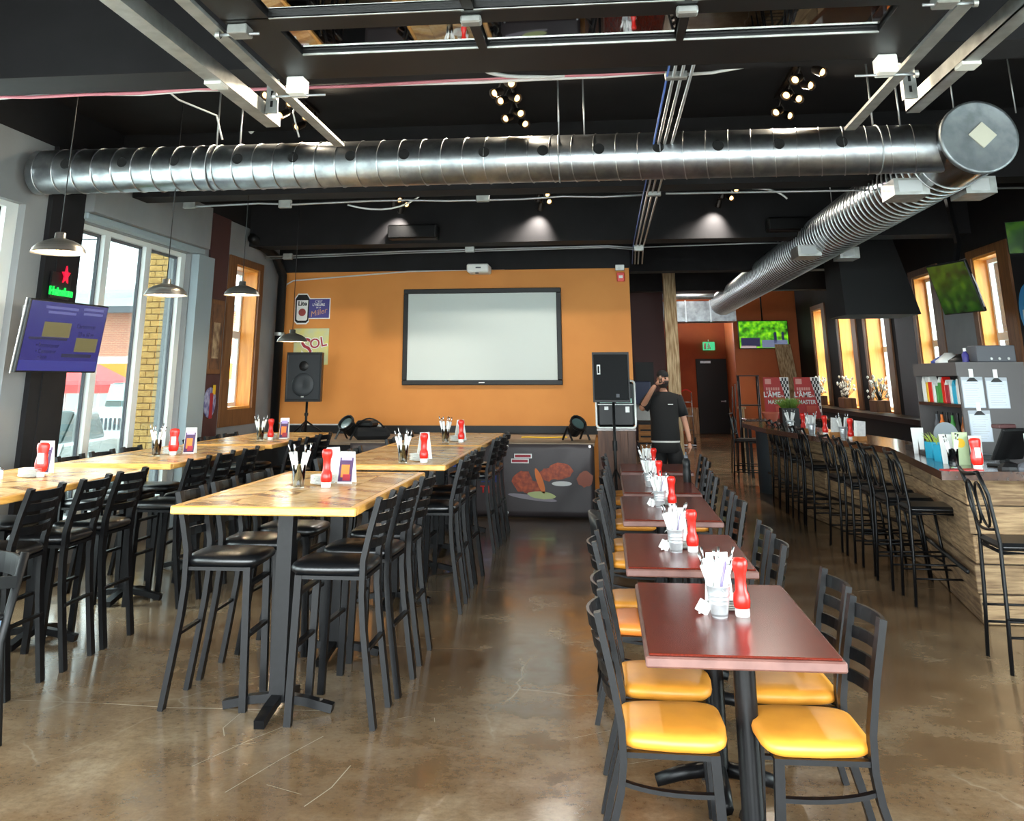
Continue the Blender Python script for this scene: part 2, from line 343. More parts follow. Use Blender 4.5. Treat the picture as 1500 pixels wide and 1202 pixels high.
# ================================================================== THE SETTING
fl = MB(); fl.box(XL - .3, 6.0, YF, 33.2, -.12, 0); struct(fl.build('floor', M_floor), 'polished brown stained concrete floor', 'floor')
FLOOR = bpy.data.objects['floor']
M_scuff = mat('pale scratch', (150, 138, 118), .5)
sx_ = MB()
def scratch(pts, w_):
    for (a, b_), (c_, d_) in zip(pts[:-1], pts[1:]):
        dx, dy = c_ - a, d_ - b_; L_ = math.hypot(dx, dy); nx, ny = -dy / L_ * w_ / 2, dx / L_ * w_ / 2
        sx_.add([(a - nx, b_ - ny, .0006), (c_ - nx, d_ - ny, .0006), (c_ + nx, d_ + ny, .0006), (a + nx, b_ + ny, .0006)], [(0, 1, 2, 3)])
scratch([(-3.4, 5.66), (-2.79, 5.66)], .004); scratch([(-2.79, 5.66), (-2.39, 5.63), (-1.57, 5.67)], .009); scratch([(-1.94, 4.86), (-1.80, 5.2), (-1.68, 5.43)], .004); scratch([(-1.68, 4.6), (-1.56, 5.0), (-1.45, 5.3)], .004); scratch([(-1.3, 4.5), (-1.24, 4.7), (-1.22, 4.95)], .005); scratch([(-1.98, 5.66), (-1.99, 5.36), (-1.94, 5.25)], .005); scratch([(1.1, 9.8), (1.42, 9.78)], .012)
for k in range(22):
    x_, y_ = random.uniform(-2.5, 3), random.uniform(3.4, 9); a_ = random.uniform(-.8, .8) + (1.5 if k % 3 == 0 else 0); l_ = random.uniform(.06, .35); scratch([(x_, y_), (x_ + l_ * math.cos(a_), y_ + l_ * math.sin(a_))], random.uniform(.002, .004))
q_ = sx_.build('scratches', M_scuff, FLOOR); q_['kind'] = 'stuff'
gr = MB(); gr.box(-60, 40, -60, YF, -.4, -.2); gr.box(-60, XL - .32, YF, 60, -.4, -.2); gr.box(5.4, 40, YF, 60, -.4, -.2)
struct(gr.build('ground', M_asphalt), 'grey asphalt street and pavement outside the windows', 'ground')
ce = MB(); ce.box(XL - .3, 5.4, YF - .15, 33.2, ZC, ZC + .12); struct(ce.build('ceiling', M_black), 'matte black ceiling', 'ceiling')
# beams across the room
for k, (y0, y1) in enumerate(((5.58, 5.95), (9.75, 10.1), (13.75, 14.2), (18.0, 18.4), (22.2, 22.6))):
    x1 = 5.05; x0 = XL if y0 < 15 else .42
    b = MB(); b.box(x0, x1, y0, y1, 3.6, ZC - .002); struct(b.build('trim_%d' % (k + 1), M_black), 'black painted ceiling beam, number %s from the front' % ['one', 'two', 'three', 'four', 'five'][k], 'beam')
# front wall with three big door openings (behind the camera)
fw = MB()
for a, b_ in ((XL - .3, -4.9), (-2.12, -1.95), (1.75, 1.98), (4.75, 5.4)): fw.box(a, b_, YF - .15, YF, -.2, 3.2)
fw.box(XL - .3, 5.4, YF - .15, YF, 3.2, ZC); struct(fw.build('wall_front', M_grey), 'grey front wall with three open doorways', 'wall')
# ---- left wall
lw = MB(); xo = XL - .3
def lwall(y0, y1, z0, z1): lw.box(xo, XL, y0, y1, z0, z1)
lwall(YF, .8, 0, 3.86); lwall(.8, 4.0, 0, .35); lwall(.8, 4.0, 3.24, 3.86); lwall(4.0, 5.1, 0, 3.86); lwall(5.1, 8.1, 0, .35); lwall(5.1, 8.1, 3.24, 3.86); lwall(8.1, 9.03, 0, 3.86)
lwall(9.03, 11.75, 0, .35); lwall(9.03, 11.75, 3.24, 3.86); lwall(11.75, 13.27, 0, 3.86); lwall(13.27, 14.22, 0, 1.3); lwall(13.27, 14.22, 3.29, 3.86); lwall(14.22, YW + .2, 0, 3.86)
lwo = struct(lw.build('wall_left', M_grey), 'grey painted side wall with tall street windows', 'wall')
lb = MB(); lb.box(xo, XL, YF, YW + .2, 3.862, ZC); struct(lb.build('trim_6', M_black), 'black band above the grey window wall', 'trim')
bk = MB(); bk.box(XL, XL + .16, 9.0, 11.95, 3.32, 3.86); struct(bk.build('trim_7', M_grey), 'grey bulkhead above the three-light street window', 'bulkhead')
lg = MB(); lg.box(XL, XL + .10, 9.0, 11.95, 3.25, 3.318, bev=.01); struct(lg.build('trim_8', M_pil), 'pale ledge along the top of the three-light window', 'ledge')
pl_ = MB(); pl_.box(XL, XL + .10, 11.78, 12.28, 0, 3.24); struct(pl_.build('trim_9', M_pil), 'blue grey pilaster beside the three-light window', 'pilaster')
cb = MB(); cb.box(XL, XL + .05, 8.44, 9.02, 0, 3.86); cb.box(XL + .05, XL + .06, 8.62, 9.02, 0, 3.86); struct(cb.build('trim_10', M_black), 'black steel column between the street windows', 'column')
mp_ = MB(); mp_.box(XL, XL + .03, 12.3, 12.93, 0, 3.86); struct(mp_.build('trim_11', M_maroon), 'dark maroon wall panel behind the framed picture', 'panel')
def bigwindow(n, y0, y1, z0, z1, mulls, label, gm=None):
    e = bpy.data.objects.new('window_%d' % n, None); COL.objects.link(e); struct(e, label, 'window')
    fr = MB(); d0, d1 = XL - .16, XL - .07
    fr.box(d0, d1, y0, y1, z1 - .05, z1); fr.box(d0, d1 + .07, y0, y1, z0, z0 + .06)
    for a, b_ in mulls: fr.box(d0, d1, a, b_, z0 + .06, z1 - .05)
    fr.build('window_frame', M_white, e)
    for (a, b_), (c_, d_) in zip(mulls[:-1], mulls[1:]):
        g = MB(); g.box(XL - .14, XL - .13, b_, c_, z0 + .06, z1 - .05); g.build('pane', gm or M_pane, e)
        gk = MB()
        for yy in (b_, c_ - .02): gk.box(XL - .155, XL - .12, yy, yy + .02, z0 + .06, z1 - .05)
        gk.box(XL - .155, XL - .12, b_, c_, z1 - .08, z1 - .05); gk.build('gasket', M_dgrey, e)
    return e
bigwindow(1, 5.1, 8.1, .35, 3.24, ((5.1, 5.28), (6.4, 6.6), (7.92, 8.1)), 'tall white framed street window at the left edge')
bigwindow(2, 9.03, 11.75, .35, 3.24, ((9.03, 9.06), (9.70, 9.82), (10.66, 10.79), (11.62, 11.75)), 'three-light white framed street window behind the window-row tables', M_pane_t)
bigwindow(3, .8, 4.0, .35, 3.24, ((.8, .98), (2.3, 2.5), (3.82, 4.0)), 'tall white framed street window near the front wall')
# ---- small deep windows with pine reveals (left one and the right wall)
def deepwindow(n, x_in, sgn, y0, y1, z0, z1, label, near_case=.28, sash=True, deep=None):
    e = bpy.data.objects.new('window_%d' % n, None); COL.objects.link(e); struct(e, label, 'window')
    d = (deep or .28) * sgn; X0, X1 = sorted((x_in, x_in + d))
    j = MB(); j.box(X0, X1, y1 - .03, y1, z0, z1); j.build('jamb', M_pine, e)
    j = MB(); j.box(X0, X1, y0, y0 + .03, z0, z1); j.build('jamb', M_pine, e)
    j = MB(); j.box(X0, X1, y0 + .03, y1 - .03, z1 - .03, z1); j.build('head', M_pine, e)
    j = MB(); j.box(X0, X1, y0 + .03, y1 - .03, z0, z0 + .03); j.build('sill', M_pine, e)
    C0, C1 = sorted((x_in, x_in - .03 * sgn))
    cs = MB(); cs.box(C0, C1, y0 - near_case, y0, z0 - .22, z1 + .1); cs.box(C0, C1, y1, y1 + .16, z0 - .22, z1 + .1); cs.box(C0, C1, y0, y1, z1, z1 + .1); cs.box(C0, C1, y0, y1, z0 - .22, z0); cs.build('casing', M_wood_brn, e)
    gx = x_in + ((deep or .28) - .07) * sgn; zm = z0 + (z1 - z0) * .52
    f = MB(); a, b_ = y0 + .03, y1 - .03; g0, g1 = sorted((gx, gx + .06 * sgn))
    for (za, zb) in ((z0 + .03, zm), (zm, z1 - .03)):
        f.box(g0, g1, a, a + .06, za, zb); f.box(g0, g1, b_ - .06, b_, za, zb); f.box(g0, g1, a + .06, b_ - .06, za, za + .05); f.box(g0, g1, a + .06, b_ - .06, zb - .05, zb)
    f.build('sash', M_white, e)
    for (za, zb) in ((z0 + .08, zm - .05), (zm + .05, z1 - .08)):
        g = MB(); g.box((g0 + g1) / 2 - .004, (g0 + g1) / 2 + .004, a + .06, b_ - .06, za, zb); g.build('pane', M_pane, e)
deepwindow(4, XL, -1, 13.27, 14.22, 1.3, 3.29, 'small pine lined sash window beside the orange wall', .25)
RW = ((12.95, 13.85), (15.6, 16.5), (18.35, 19.7), (20.75, 21.9), (23.4, 24.4))
names_rw = ('pine lined sash window nearest the bar on the far wall', 'pine lined sash window behind the hanging green television', 'wide pine lined window above the middle flower planter', 'pine lined window, second from the back of the bar', 'narrow pine lined window at the far end of the bar')
for i, (a, b_) in enumerate(RW): deepwindow(5 + i, XR, 1, a, b_, 1.1, 3.27, names_rw[i], .34, True, .24 if i < 2 else .33)
# ---- right wall
rw = MB(); xr = XR + .4
def rwall(y0, y1, z0, z1): rw.box(XR, xr, y0, y1, z0, z1)
rwall(YF, 2.0, 0, ZC); rwall(2, 6.5, 0, .4); rwall(2, 6.5, 3.24, ZC); last = 6.5
for a, b_ in RW:
    rwall(last, a, 0, ZC); rwall(a, b_, 0, 1.1); rwall(a, b_, 3.27, ZC); last = b_
rwall(last, 33.2, 0, ZC); struct(rw.build('wall_right', M_black), 'dark painted wall behind the bar', 'wall')
gp = MB(); gp.box(XR - .03, XR, 14.0, 15.2, 0, 3.3); struct(gp.build('trim_12', M_grey), 'grey wall panel between the two nearest bar windows', 'panel')
gp = MB(); gp.box(XR - .03, XR, 16.68, 17.7, 0, 3.3); struct(gp.build('trim_13', M_dgrey), 'dark grey wall panel under the black hood', 'panel')
ew = bpy.data.objects.new('window_10', None); COL.objects.link(ew); struct(ew, 'wide white framed window near the front on the bar side', 'window')
f = MB()
for a, b_ in ((2.0, 2.15), (4.15, 4.35), (6.35, 6.5)): f.box(XR + .05, XR + .25, a, b_, .4, 3.24)
f.build('window_frame', M_white, ew)
for a, b_ in ((2.15, 4.15), (4.35, 6.35)): g = MB(); g.box(XR + .15, XR + .16, a, b_, .4, 3.24); g.build('pane', M_pane, ew)
# ---- back walls
ow = MB(); ow.box(XL, .42, YW, YW + .2, 0, 3.36); struct(ow.build('wall_back', M_orange), 'orange painted wall behind the stage', 'wall')
ob = MB(); ob.box(XL, .44, YW - .06, YW + .22, 3.36, ZC); struct(ob.build('trim_14', M_black), 'black soffit above the orange stage wall', 'soffit')
bb = MB(); bb.box(XL + .3, .42, YW - .03, YW, .9, 1.02); struct(bb.build('baseboard_back', M_black2), 'black baseboard along the orange wall on the stage', 'baseboard')
hm = MB(); hm.box(.22, .42, YW + .2, 24.0, 0, ZC); hm.box(.22, 1.45, 24.0, 24.2, 0, ZC); struct(hm.build('wall_corridor', M_maroon), 'dark maroon corridor wall past the orange wall', 'wall')
dr = MB(); dr.box(.72, 1.15, 23.96, 24.0, 0, 2.08); struct(dr.build('door_1', M_black2), 'black door in the dark maroon corridor wall', 'door')
fw2 = MB(); fw2.box(1.45, 3.95, 33.0, 33.2, 0, ZC); fw2.box(1.3, 1.45, 24.2, 33.2, 0, 3.0); struct(fw2.build('wall_far', M_rust), 'rust orange wall at the end of the corridor', 'wall')
tw = MB(); tw.box(3.4, XR, 26.5, 26.7, 0, ZC); tw.box(3.95, 4.1, 26.7, 33.2, 0, ZC); struct(tw.build('wall_side', mat('orange rust paint', (190, 100, 46), .65, rgb2=(176, 90, 42), scale=1.5)), 'orange wall carrying the far television', 'wall')
d2 = bpy.data.objects.new('door_2', None); COL.objects.link(d2); struct(d2, 'black steel exit door under the green exit sign', 'door')
b = MB(); b.box(2.95, 3.93, 32.95, 33.0, 0, 2.32, bev=.01); b.build('door_leaf', M_black2, d2)
b = MB(); b.box(3.68, 3.84, 32.88, 32.90, .98, 1.01); b.box(3.80, 3.84, 32.9, 32.95, .97, 1.02); b.build('door_handle', M_steel, d2, 'steel lever handle')
b = MB(); b.box(3.1, 3.42, 32.86, 32.95, 2.18, 2.25); b.build('door_closer', M_steel, d2)
for a, b_ in ((2.5, 2.95), (3.93, 3.95)):
    b = MB(); b.box(a, b_, 32.95, 33.0, 0, .75); b.box(a, b_, 32.93, 33.0, .75, .8); struct(b.build('baseboard_far' if a < 3 else 'baseboard_corner', M_beam), 'timber wainscot %s the exit door' % ('left of' if a < 3 else 'right of'), 'wainscot')
b = MB(); b.box(3.4, 3.52, 26.38, 26.5, 0, .95); b.box(3.36, 3.56, 26.34, 26.5, .95, 1.0); struct(b.build('trim_15', M_beam), 'short timber post at the corner of the orange television wall', 'trim')
# stage
st = thing('stage_platform', 'low plywood stage in front of the orange wall', 'stage', (0, 0, 0))
b = MB(); b.box(XL + .01, -.17, 13.2, YW - .04, .86, .9); b.build('deck', M_ply, st)
b = MB(); b.box(XL + .01, -.2, 13.24, YW - .04, 0, .86); b.build('skirt', M_black, st)
# timber post
b = MB(); b.box(1.35, 1.62, 21.9, 22.18, 0, ZC); struct(b.build('trim_16', M_beam), 'pale timber post behind the standing man', 'post')
lp = MB(); lp.add([(4.60, 25.75, .005), (5.0, 25.75, .005), (4.80, 26.30, 2.55), (4.40, 26.30, 2.55), (4.60, 25.83, .005), (5.0, 25.83, .005), (4.80, 26.38, 2.55), (4.40, 26.38, 2.55)], [(0, 1, 2, 3), (7, 6, 5, 4), (0, 4, 5, 1), (1, 5, 6, 2), (2, 6, 7, 3), (3, 7, 4, 0)]); tag(lp.build('leaning_plank', M_beam), 'wide pale plank leaning against the orange television wall', 'plank')
# black hood over the back bar
h = MB(); h.add([(3.55, 14.9, 2.6), (4.62, 14.9, 2.6), (4.62, 16.0, 2.6), (3.55, 16.0, 2.6), (3.55, 15.1, ZC - .005), (4.25, 15.1, ZC - .005), (4.25, 16.0, ZC - .005), (3.55, 16.0, ZC - .005)], [(3, 2, 1, 0), (4, 5, 6, 7), (0, 1, 5, 4), (1, 2, 6, 5), (2, 3, 7, 6), (3, 0, 4, 7)])
struct(h.build('trim_17', mat('flat black hood', (17, 17, 19), .9)), 'black sloping hood hanging over the back bar', 'hood')
# ================================================================== TABLES AND SEATS
def arc_slat(x0, x1, y, z, h, t, bow, n=6, ang=0.0):
    m = MB(); vs = []; fs = []
    for i in range(n + 1):
        u = i / n; x = x0 + (x1 - x0) * u; yy = y - bow * (1 - (2 * u - 1) ** 2)
        for dy, dz in ((0, -h / 2), (t, -h / 2), (t - ang, h / 2), (-ang, h / 2)): vs.append((x, yy + dy, z + dz))
    for i in range(n):
        for k in range(4): j = (k + 1) % 4; fs.append((i * 4 + k, i * 4 + j, i * 4 + 4 + j, i * 4 + 4 + k))
    fs += [(0, 1, 2, 3), tuple(n * 4 + k for k in (3, 2, 1, 0))]
    return m.add(vs, fs)
def cushion(w, d, z0, h, front_bulge=.03, seg=9, taper=.9):
    m = MB(); prof = [(.90, 0), (.985, .25), (1.0, .5), (.96, .8), (.82, .97), (.5, 1.06), (0.02, 1.1)]; n = 32; vs = []; fs = []
    for s_, hz in prof:
        for k in range(n):
            a = 2 * math.pi * k / n; ca, sa = math.cos(a), math.sin(a)
            e = .32; x = math.copysign(abs(ca) ** e, ca); y = math.copysign(abs(sa) ** e, sa)
            tw = 1 if y > 0 else 1 - (1 - taper) * (-y)
            if y > 0: yy = y * (1 + front_bulge * (1 - x * x) / (d / 2) * .5)
            else: yy = y
            vs.append((x * w / 2 * s_ * tw, yy * d / 2 * s_, z0 + hz * h))
    for i in range(len(prof) - 1):
        for k in range(n): j = (k + 1) % n; fs.append((i * n + k, i * n + j, (i + 1) * n + j, (i + 1) * n + k))
    m.add(vs, fs, True); m.add(vs[:n], [tuple(range(n - 1, -1, -1))]); m.add(vs[-n:], [tuple(range(n))]); return m
def ladder_chair(name, label, seat_m, sz, top, w, d, high):
    t = thing(name, label, 'stool' if high else 'chair'); h = w / 2
    cushion(w + .045, d + (.07 if high else .045), sz - .06, .058).build('seat', seat_m, t).location.y = .01
    b = MB(); b.tube([(-h, -d / 2, sz - .07), (h, -d / 2, sz - .07)], 0, rect=(.03, .018)); b.tube([(-h, d / 2 - .01, sz - .07), (h, d / 2 - .01, sz - .07)], 0, rect=(.03, .018))
    for s_ in (-1, 1): b.tube([(s_ * h, -d / 2, sz - .07), (s_ * h, d / 2 - .01, sz - .07)], 0, rect=(.03, .018))
    b.build('seat_frame', M_metal_blk, t)
    tk = .040 if high else .036
    for s_ in (-1, 1):
        f0 = -d / 2 - (.075 if high else .085)
        path = [(s_ * h, f0, 0), (s_ * h, f0 + .035, sz * .30), (s_ * h, -d / 2 - .008, sz * .60), (s_ * h, -d / 2 + .005, sz * .80), (s_ * h, -d / 2 + .002, sz + .02), (s_ * h, -d / 2 - .03, sz + (top - sz) * .5), (s_ * h, -d / 2 - .075, top)]
        b = MB(); b.tube(path, 0, rect=(tk * .72, tk * 1.35)); b.build('leg', M_metal_blk, t)
        b = MB(); b.tube([(s_ * h, d / 2 + .012, 0), (s_ * h, d / 2 - .01, sz - .06)], 0, rect=(tk * .95, tk * .95)); b.build('leg', M_metal_blk, t)
        if high:
            pass
        else:
            b = MB(); b.tube(bez((s_ * h, -d / 2 + .0, sz * .66), (s_ * h, -d / 2 + .12, sz * .58), (s_ * h, d / 2, sz * .60)), 0, rect=(.028, .014)); b.build('stretcher', M_metal_blk, t)
    if high:
        b = MB(); b.tube([(-h, d / 2 + .003, sz * .47), (h, d / 2 + .003, sz * .47)], 0, rect=(.03, .018)); b.build('footrest', M_metal_blk, t)
        b = MB(); b.tube([(-h, d / 2 - .004, sz * .80), (h, d / 2 - .004, sz * .80)], 0, rect=(.034, .018)); b.build('stretcher', M_metal_blk, t)
        b = MB(); b.tube([(-h, -d / 2 - .03, sz * .47), (h, -d / 2 - .03, sz * .47)], 0, rect=(.026, .016)); b.build('stretcher', M_metal_blk, t)
    n = 4
    for i in range(n):
        u = (i + .62) / (n + .05); z = sz + (top - sz) * (.16 + .80 * u * 1.0); y = -d / 2 + .002 - .08 * ((z - sz) / (top - sz)) ** 1.2
        arc_slat(-h, h, y - .006, z, .042 if i < n - 1 else .05, .012, .045, ang=.008).build('back_slat', M_metal_blk, t)
    index_kids(t); return t
STOOL = ladder_chair('bar_stool', '', M_vinyl_blk, .765, 1.09, .36, .36, True)
used = {}
def place(proto, x, y, rz, label, group):
    if proto.name not in used:
        used[proto.name] = 1; proto.location = (x, y, 0); proto.rotation_euler = (0, 0, rz); proto['label'] = label; proto['group'] = group; return proto
    return dup(proto, (x, y, 0), rz, label, group)
ORD = ('nearest', 'middle', 'farthest')
# herringbone high tables
def clip(poly, x0, x1, y0, y1):
    def cut(p, ax, v, keep_less):
        out = []
        for i in range(len(p)):
            a, b = p[i], p[(i + 1) % len(p)]; ina = (a[ax] <= v) == keep_less or a[ax] == v; inb = (b[ax] <= v) == keep_less or b[ax] == v
            if ina: out.append(a)
            if ina != inb:
                t = (v - a[ax]) / (b[ax] - a[ax]); q = [a[0] + (b[0] - a[0]) * t, a[1] + (b[1] - a[1]) * t]; out.append(tuple(q))
        return out
    for ax, v, kl in ((0, x0, False), (0, x1, True), (1, y0, False), (1, y1, True)):
        poly = cut(poly, ax, v, kl)
        if len(poly) < 3: return []
    return poly
def high_table(x0, x1, y0, y1, label):
    w, l = x1 - x0, y1 - y0; t = thing('high_table', label, 'table', ((x0 + x1) / 2, (y0 + y1) / 2, 0), 0, 'oak high tables')
    hx, hy = w / 2, l / 2; e = .045
    b = MB(); b.box(-hx + e, hx - e, -hy + e, hy - e, 1.022, 1.054); top = b.build('table_top', M_oak_core, t)
    b = MB(); b.box(-hx, hx, -hy, -hy + e, 1.02, 1.062, bev=.006); b.box(-hx, hx, hy - e, hy, 1.02, 1.062, bev=.006); b.box(-hx, -hx + e, -hy + e, hy - e, 1.02, 1.062, bev=.006); b.box(hx - e, hx, -hy + e, hy - e, 1.02, 1.062, bev=.006); b.build('edge_band', M_oak_e, t)
    # chevron columns running across the table; slats separate pieces
    ncol = 4; cw = (w - 2 * e) / ncol; sh = .105; slope = .65; g = .0018
    for c_ in range(ncol):
        xa = -hx + e + c_ * cw; xb = xa + cw; sgn = 1 if c_ % 2 == 0 else -1; k = -1
        y = -hy - cw * slope
        while y < hy + cw * slope:
            ya, yb = (y, y + cw * slope) if sgn > 0 else (y + cw * slope, y)
            p = clip([(xa + g, ya + g), (xb - g, yb + g), (xb - g, yb + sh - g), (xa + g, ya + sh - g)], -hx + e, hx - e, -hy + e, hy - e)
            if len(p) >= 3:
                q = MB(); q.prism(p, 1.053, 1.0605); q.build('slat', random.choice((M_oak, M_oak, M_oak2, M_oak2, M_oak3)), top)
            y += sh
    for sy in (-1, 1):
        yy = sy * (hy - .45)
        b = MB(); b.tube([(0, yy, .05), (0, yy, 1.0)], 0, rect=(.085, .085)); b.build('pedestal', M_metal_blk, t)
        b = MB(); b.box(-.25, .25, yy - .03, yy + .03, 1.0, 1.02); b.box(-.03, .03, yy - .3, yy + .3, 1.0, 1.02); b.build('mounting_plate', M_metal_blk, t)
        for a in range(4):
            an = a * R90; L_ = .30
            pa = [(0, yy, .07), (L_ * .55 * math.cos(an), yy + L_ * .55 * math.sin(an), .05), (L_ * math.cos(an), yy + L_ * math.sin(an), .022)]
            b = MB(); b.tube(pa, 0, rect=(.055, .04)); b.build('base_foot', M_metal_blk, t)
    return t
TABLES = {'centre': ((-2.30, -1.30, 5.2, 7.19), (-2.22, -1.25, 7.78, 9.98), (-2.22, -1.25, 10.06, 12.35)), 'window': ((-4.42, -3.42, 5.32, 7.31), (-4.40, -3.42, 7.68, 9.86), (-4.36, -3.40, 10.02, 12.3))}
TD = ('front', 'middle', 'rear')
for row, lst in TABLES.items():
    for i, (x0, x1, y0, y1) in enumerate(lst):
        nm = '%s %s' % (TD[i], 'centre' if row == 'centre' else 'window-side')
        high_table(x0, x1, y0, y1, 'long oak high table with chevron slats, %s in the %s row' % (TD[i], 'centre' if row == 'centre' else 'window-side'))
ST = {('centre', 'right'): ((5.6, 6.12, 6.74), (8.1, 8.66, 9.22), (10.72, 11.28, 11.82)), ('centre', 'left'): ((5.78, 6.32, 6.86), (8.12, 8.7, 9.28), (10.7, 11.26, 11.82)),
      ('window', 'right'): ((5.8, 6.37, 6.9), (8.05, 8.62, 9.2), (10.5, 11.08, 11.66)), ('window', 'left'): ((5.75, 6.32, 6.88), (8.1, 8.68, 9.26), (10.5, 11.08, 11.66))}
for (row, side), tri in ST.items():
    for ti, ys in enumerate(tri):
        x0, x1 = TABLES[row][ti][:2]
        for k, y in enumerate(ys):
            if side == 'right': x, rz = x1 - .17 + random.uniform(-.015, .02), R90 + random.uniform(-.05, .05)
            else: x, rz = x0 + .13 + random.uniform(-.02, .02), -R90 + random.uniform(-.05, .05)
            sd = {('centre', 'right'): 'aisle', ('centre', 'left'): 'window', ('window', 'right'): 'aisle', ('window', 'left'): 'window'}[(row, side)]
            place(STOOL, x, y, rz, 'black ladder-back bar stool, %s on the %s side of the %s %s high table' % (ORD[k], sd, TD[ti], 'centre' if row == 'centre' else 'window-row'), 'black ladder-back bar stools')
# cherry dining tables
def dining_table(x0, x1, y0, y1, label):
    t = thing('dining_table', label, 'table', ((x0 + x1) / 2, (y0 + y1) / 2, 0), 0, 'cherry dining tables'); hx, hy = (x1 - x0) / 2, (y1 - y0) / 2
    b = MB(); b.box(-hx, hx, -hy, hy, .705, .742, bev=.006); b.build('edge', M_cherry_e, t)
    b = MB(); b.box(-hx + .012, hx - .012, -hy + .012, hy - .012, .742, .75, bev=.004); b.build('table_top', M_cherry, t)
    for yy, px_ in ((-hy * .42, .035), (hy * .5, -.03)):
        r = .043
        b = MB(); b.lathe([(r, .05), (r, .70)], 18, (px_, yy, 0)); b.build('pedestal', M_metal_blk, t)
        b = MB(); b.box(-.2, .24, yy - .2, yy + .2, .695, .706); b.build('mounting_plate', M_metal_blk, t)
        for a in range(4):
            an = a * R90 + R90 / 2 * 0; L_ = .27
            b = MB(); b.tube([(px_, yy, .085), (px_ + L_ * .6 * math.cos(an), yy + L_ * .6 * math.sin(an), .06), (px_ + L_ * math.cos(an), yy + L_ * math.sin(an), .028)], [.032, .03, .026], 8); b.build('base_foot', M_metal_blk, t)
    return t
DT = ((.11, .812, 3.89, 5.175), (.075, .755, 5.54, 6.72), (.09, .785, 7.32, 8.76), (.12, .80, 9.01, 10.63), (.13, .90, 11.0, 12.0))
DN = ('nearest', 'second', 'third', 'fourth', 'farthest')
for i, a in enumerate(DT): dining_table(*a, 'cherry red dining table, %s in the row beside the bar aisle' % DN[i])
DCH = ladder_chair('dining_chair', '', M_vinyl_y, .47, .86, .40, .34, False)
DYS = ((4.2, 4.78), (5.82, 6.36), (7.66, 8.3), (9.45, 10.1), (11.2, 11.75))
for i, ys in enumerate(DYS):
    x0, x1 = DT[i][:2]
    for k, y in enumerate(ys):
        for sd in ('left', 'right'):
            if sd == 'left' and (i, k) == (1, 1): continue
            if sd == 'left': x, rz = x0 + .085 + random.uniform(-.01, .01), -R90 + random.uniform(-.03, .03)
            else: x, rz = x1 - .085 + random.uniform(-.01, .01), R90 + random.uniform(-.03, .03)
            ch_ = place(DCH, x, y, rz, 'black steel chair with mustard seat, %s on the %s side of the %s cherry table' % (('nearer', 'farther')[k], 'stage' if sd == 'left' else 'bar', DN[i]), 'mustard seat dining chairs')
            if (i, k, sd) == (1, 0, 'left'):
                ch_['label'] = 'black steel chair with orange tan seat, nearer on the stage side of second cherry table'
                for q in [o for o in bpy.data.objects if o.parent is ch_ and o.name.startswith('seat') and 'frame' not in o.name]:
                    q.data = q.data.copy(); q.data.materials[0] = M_vinyl_o
# one chair has a solid moulded back
sb = thing('dining_chair', 'black chair with solid moulded back and mustard seat at the second cherry table', 'chair', (DT[1][0] + .10, 6.36, 0), -R90)
cushion(.42, .42, .415, .05).build('seat', M_vinyl_y, sb)
for s_ in (-1, 1):
    b = MB(); b.tube([(s_ * .2, -.27, 0), (s_ * .2, -.19, .45), (s_ * .2, -.25, .9)], .014, 8); b.build('leg', M_metal_blk, sb)
    b = MB(); b.tube([(s_ * .2, .19, 0), (s_ * .2, .18, .42)], .014, 8); b.build('leg', M_metal_blk, sb)
m_ = MB(); vs = []; fs = []
for j in range(6):
    for i in range(9):
        u = i / 8; v = j / 5; vs.append(((u - .5) * .42 * (1 - .15 * v * v), -.2 - .05 * v - .06 * (1 - (2 * u - 1) ** 2), .56 + v * .36 - .03 * v * (2 * u - 1) ** 4))
for j in range(5):
    for i in range(8): a = j * 9 + i; fs.append((a, a + 1, a + 10, a + 9))
m_.add(vs, fs, True); o = m_.build('backrest', M_black2, sb); so = o.modifiers.new('thick', 'SOLIDIFY'); so.thickness = .018
# ---- tubular bar stools with ring backs
def tube_stool(label):
    t = thing('ring_back_stool', label, 'stool'); h = .19; sz = .72
    b = MB(); b.box(-.2, .2, -.19, .2, sz - .045, sz, bev=.02); b.build('seat', M_vinyl_blk, t)
    b = MB(); b.tube([(-.19, -.18, sz - .055), (.19, -.18, sz - .055), (.19, .19, sz - .055), (-.19, .19, sz - .055)], .012, 8, closed=True); b.build('seat_frame', M_metal_blk, t)
    for s_ in (-1, 1):
        b = MB(); b.tube([(s_ * .215, -.225, 0), (s_ * .2, -.2, sz * .5), (s_ * .19, -.185, sz), (s_ * .185, -.215, 1.0), (s_ * .18, -.26, 1.13)], .013, 8); b.build('leg', M_metal_blk, t)
        b = MB(); b.tube([(s_ * .215, .235, 0), (s_ * .19, .185, sz - .05)], .013, 8); b.build('leg', M_metal_blk, t)
        for zz in (.20, .30):
            b = MB(); b.tube([(s_ * .21, -.217, zz), (s_ * .207, .222, zz)], .008, 6); b.build('footrest', M_metal_blk, t)
        ring = [(s_ * .085 + .085 * math.cos(a), -.2 - .06 * ((.9 + .13 * math.sin(a) - .72) / .41), .93 + .13 * math.sin(a)) for a in [2 * math.pi * k / 16 for k in range(16)]]
        b = MB(); b.tube(ring, .009, 6, closed=True); b.build('back_ring', M_metal_blk, t)
    for zz in (.22,):
        b = MB(); b.tube([(-.21, .225, zz), (.21, .225, zz)], .008, 6); b.build('footrest', M_metal_blk, t)
    b = MB(); b.tube(bez((-.18, -.258, 1.128), (0, -.30, 1.09), (.18, -.258, 1.128)), .013, 8); b.build('top_rail', M_metal_blk, t)
    b = MB(); b.tube(bez((-.187, -.19, .80), (0, -.23, .76), (.187, -.19, .80)), .009, 6); b.build('lower_rail', M_metal_blk, t)
    index_kids(t); return t
TS = tube_stool('')
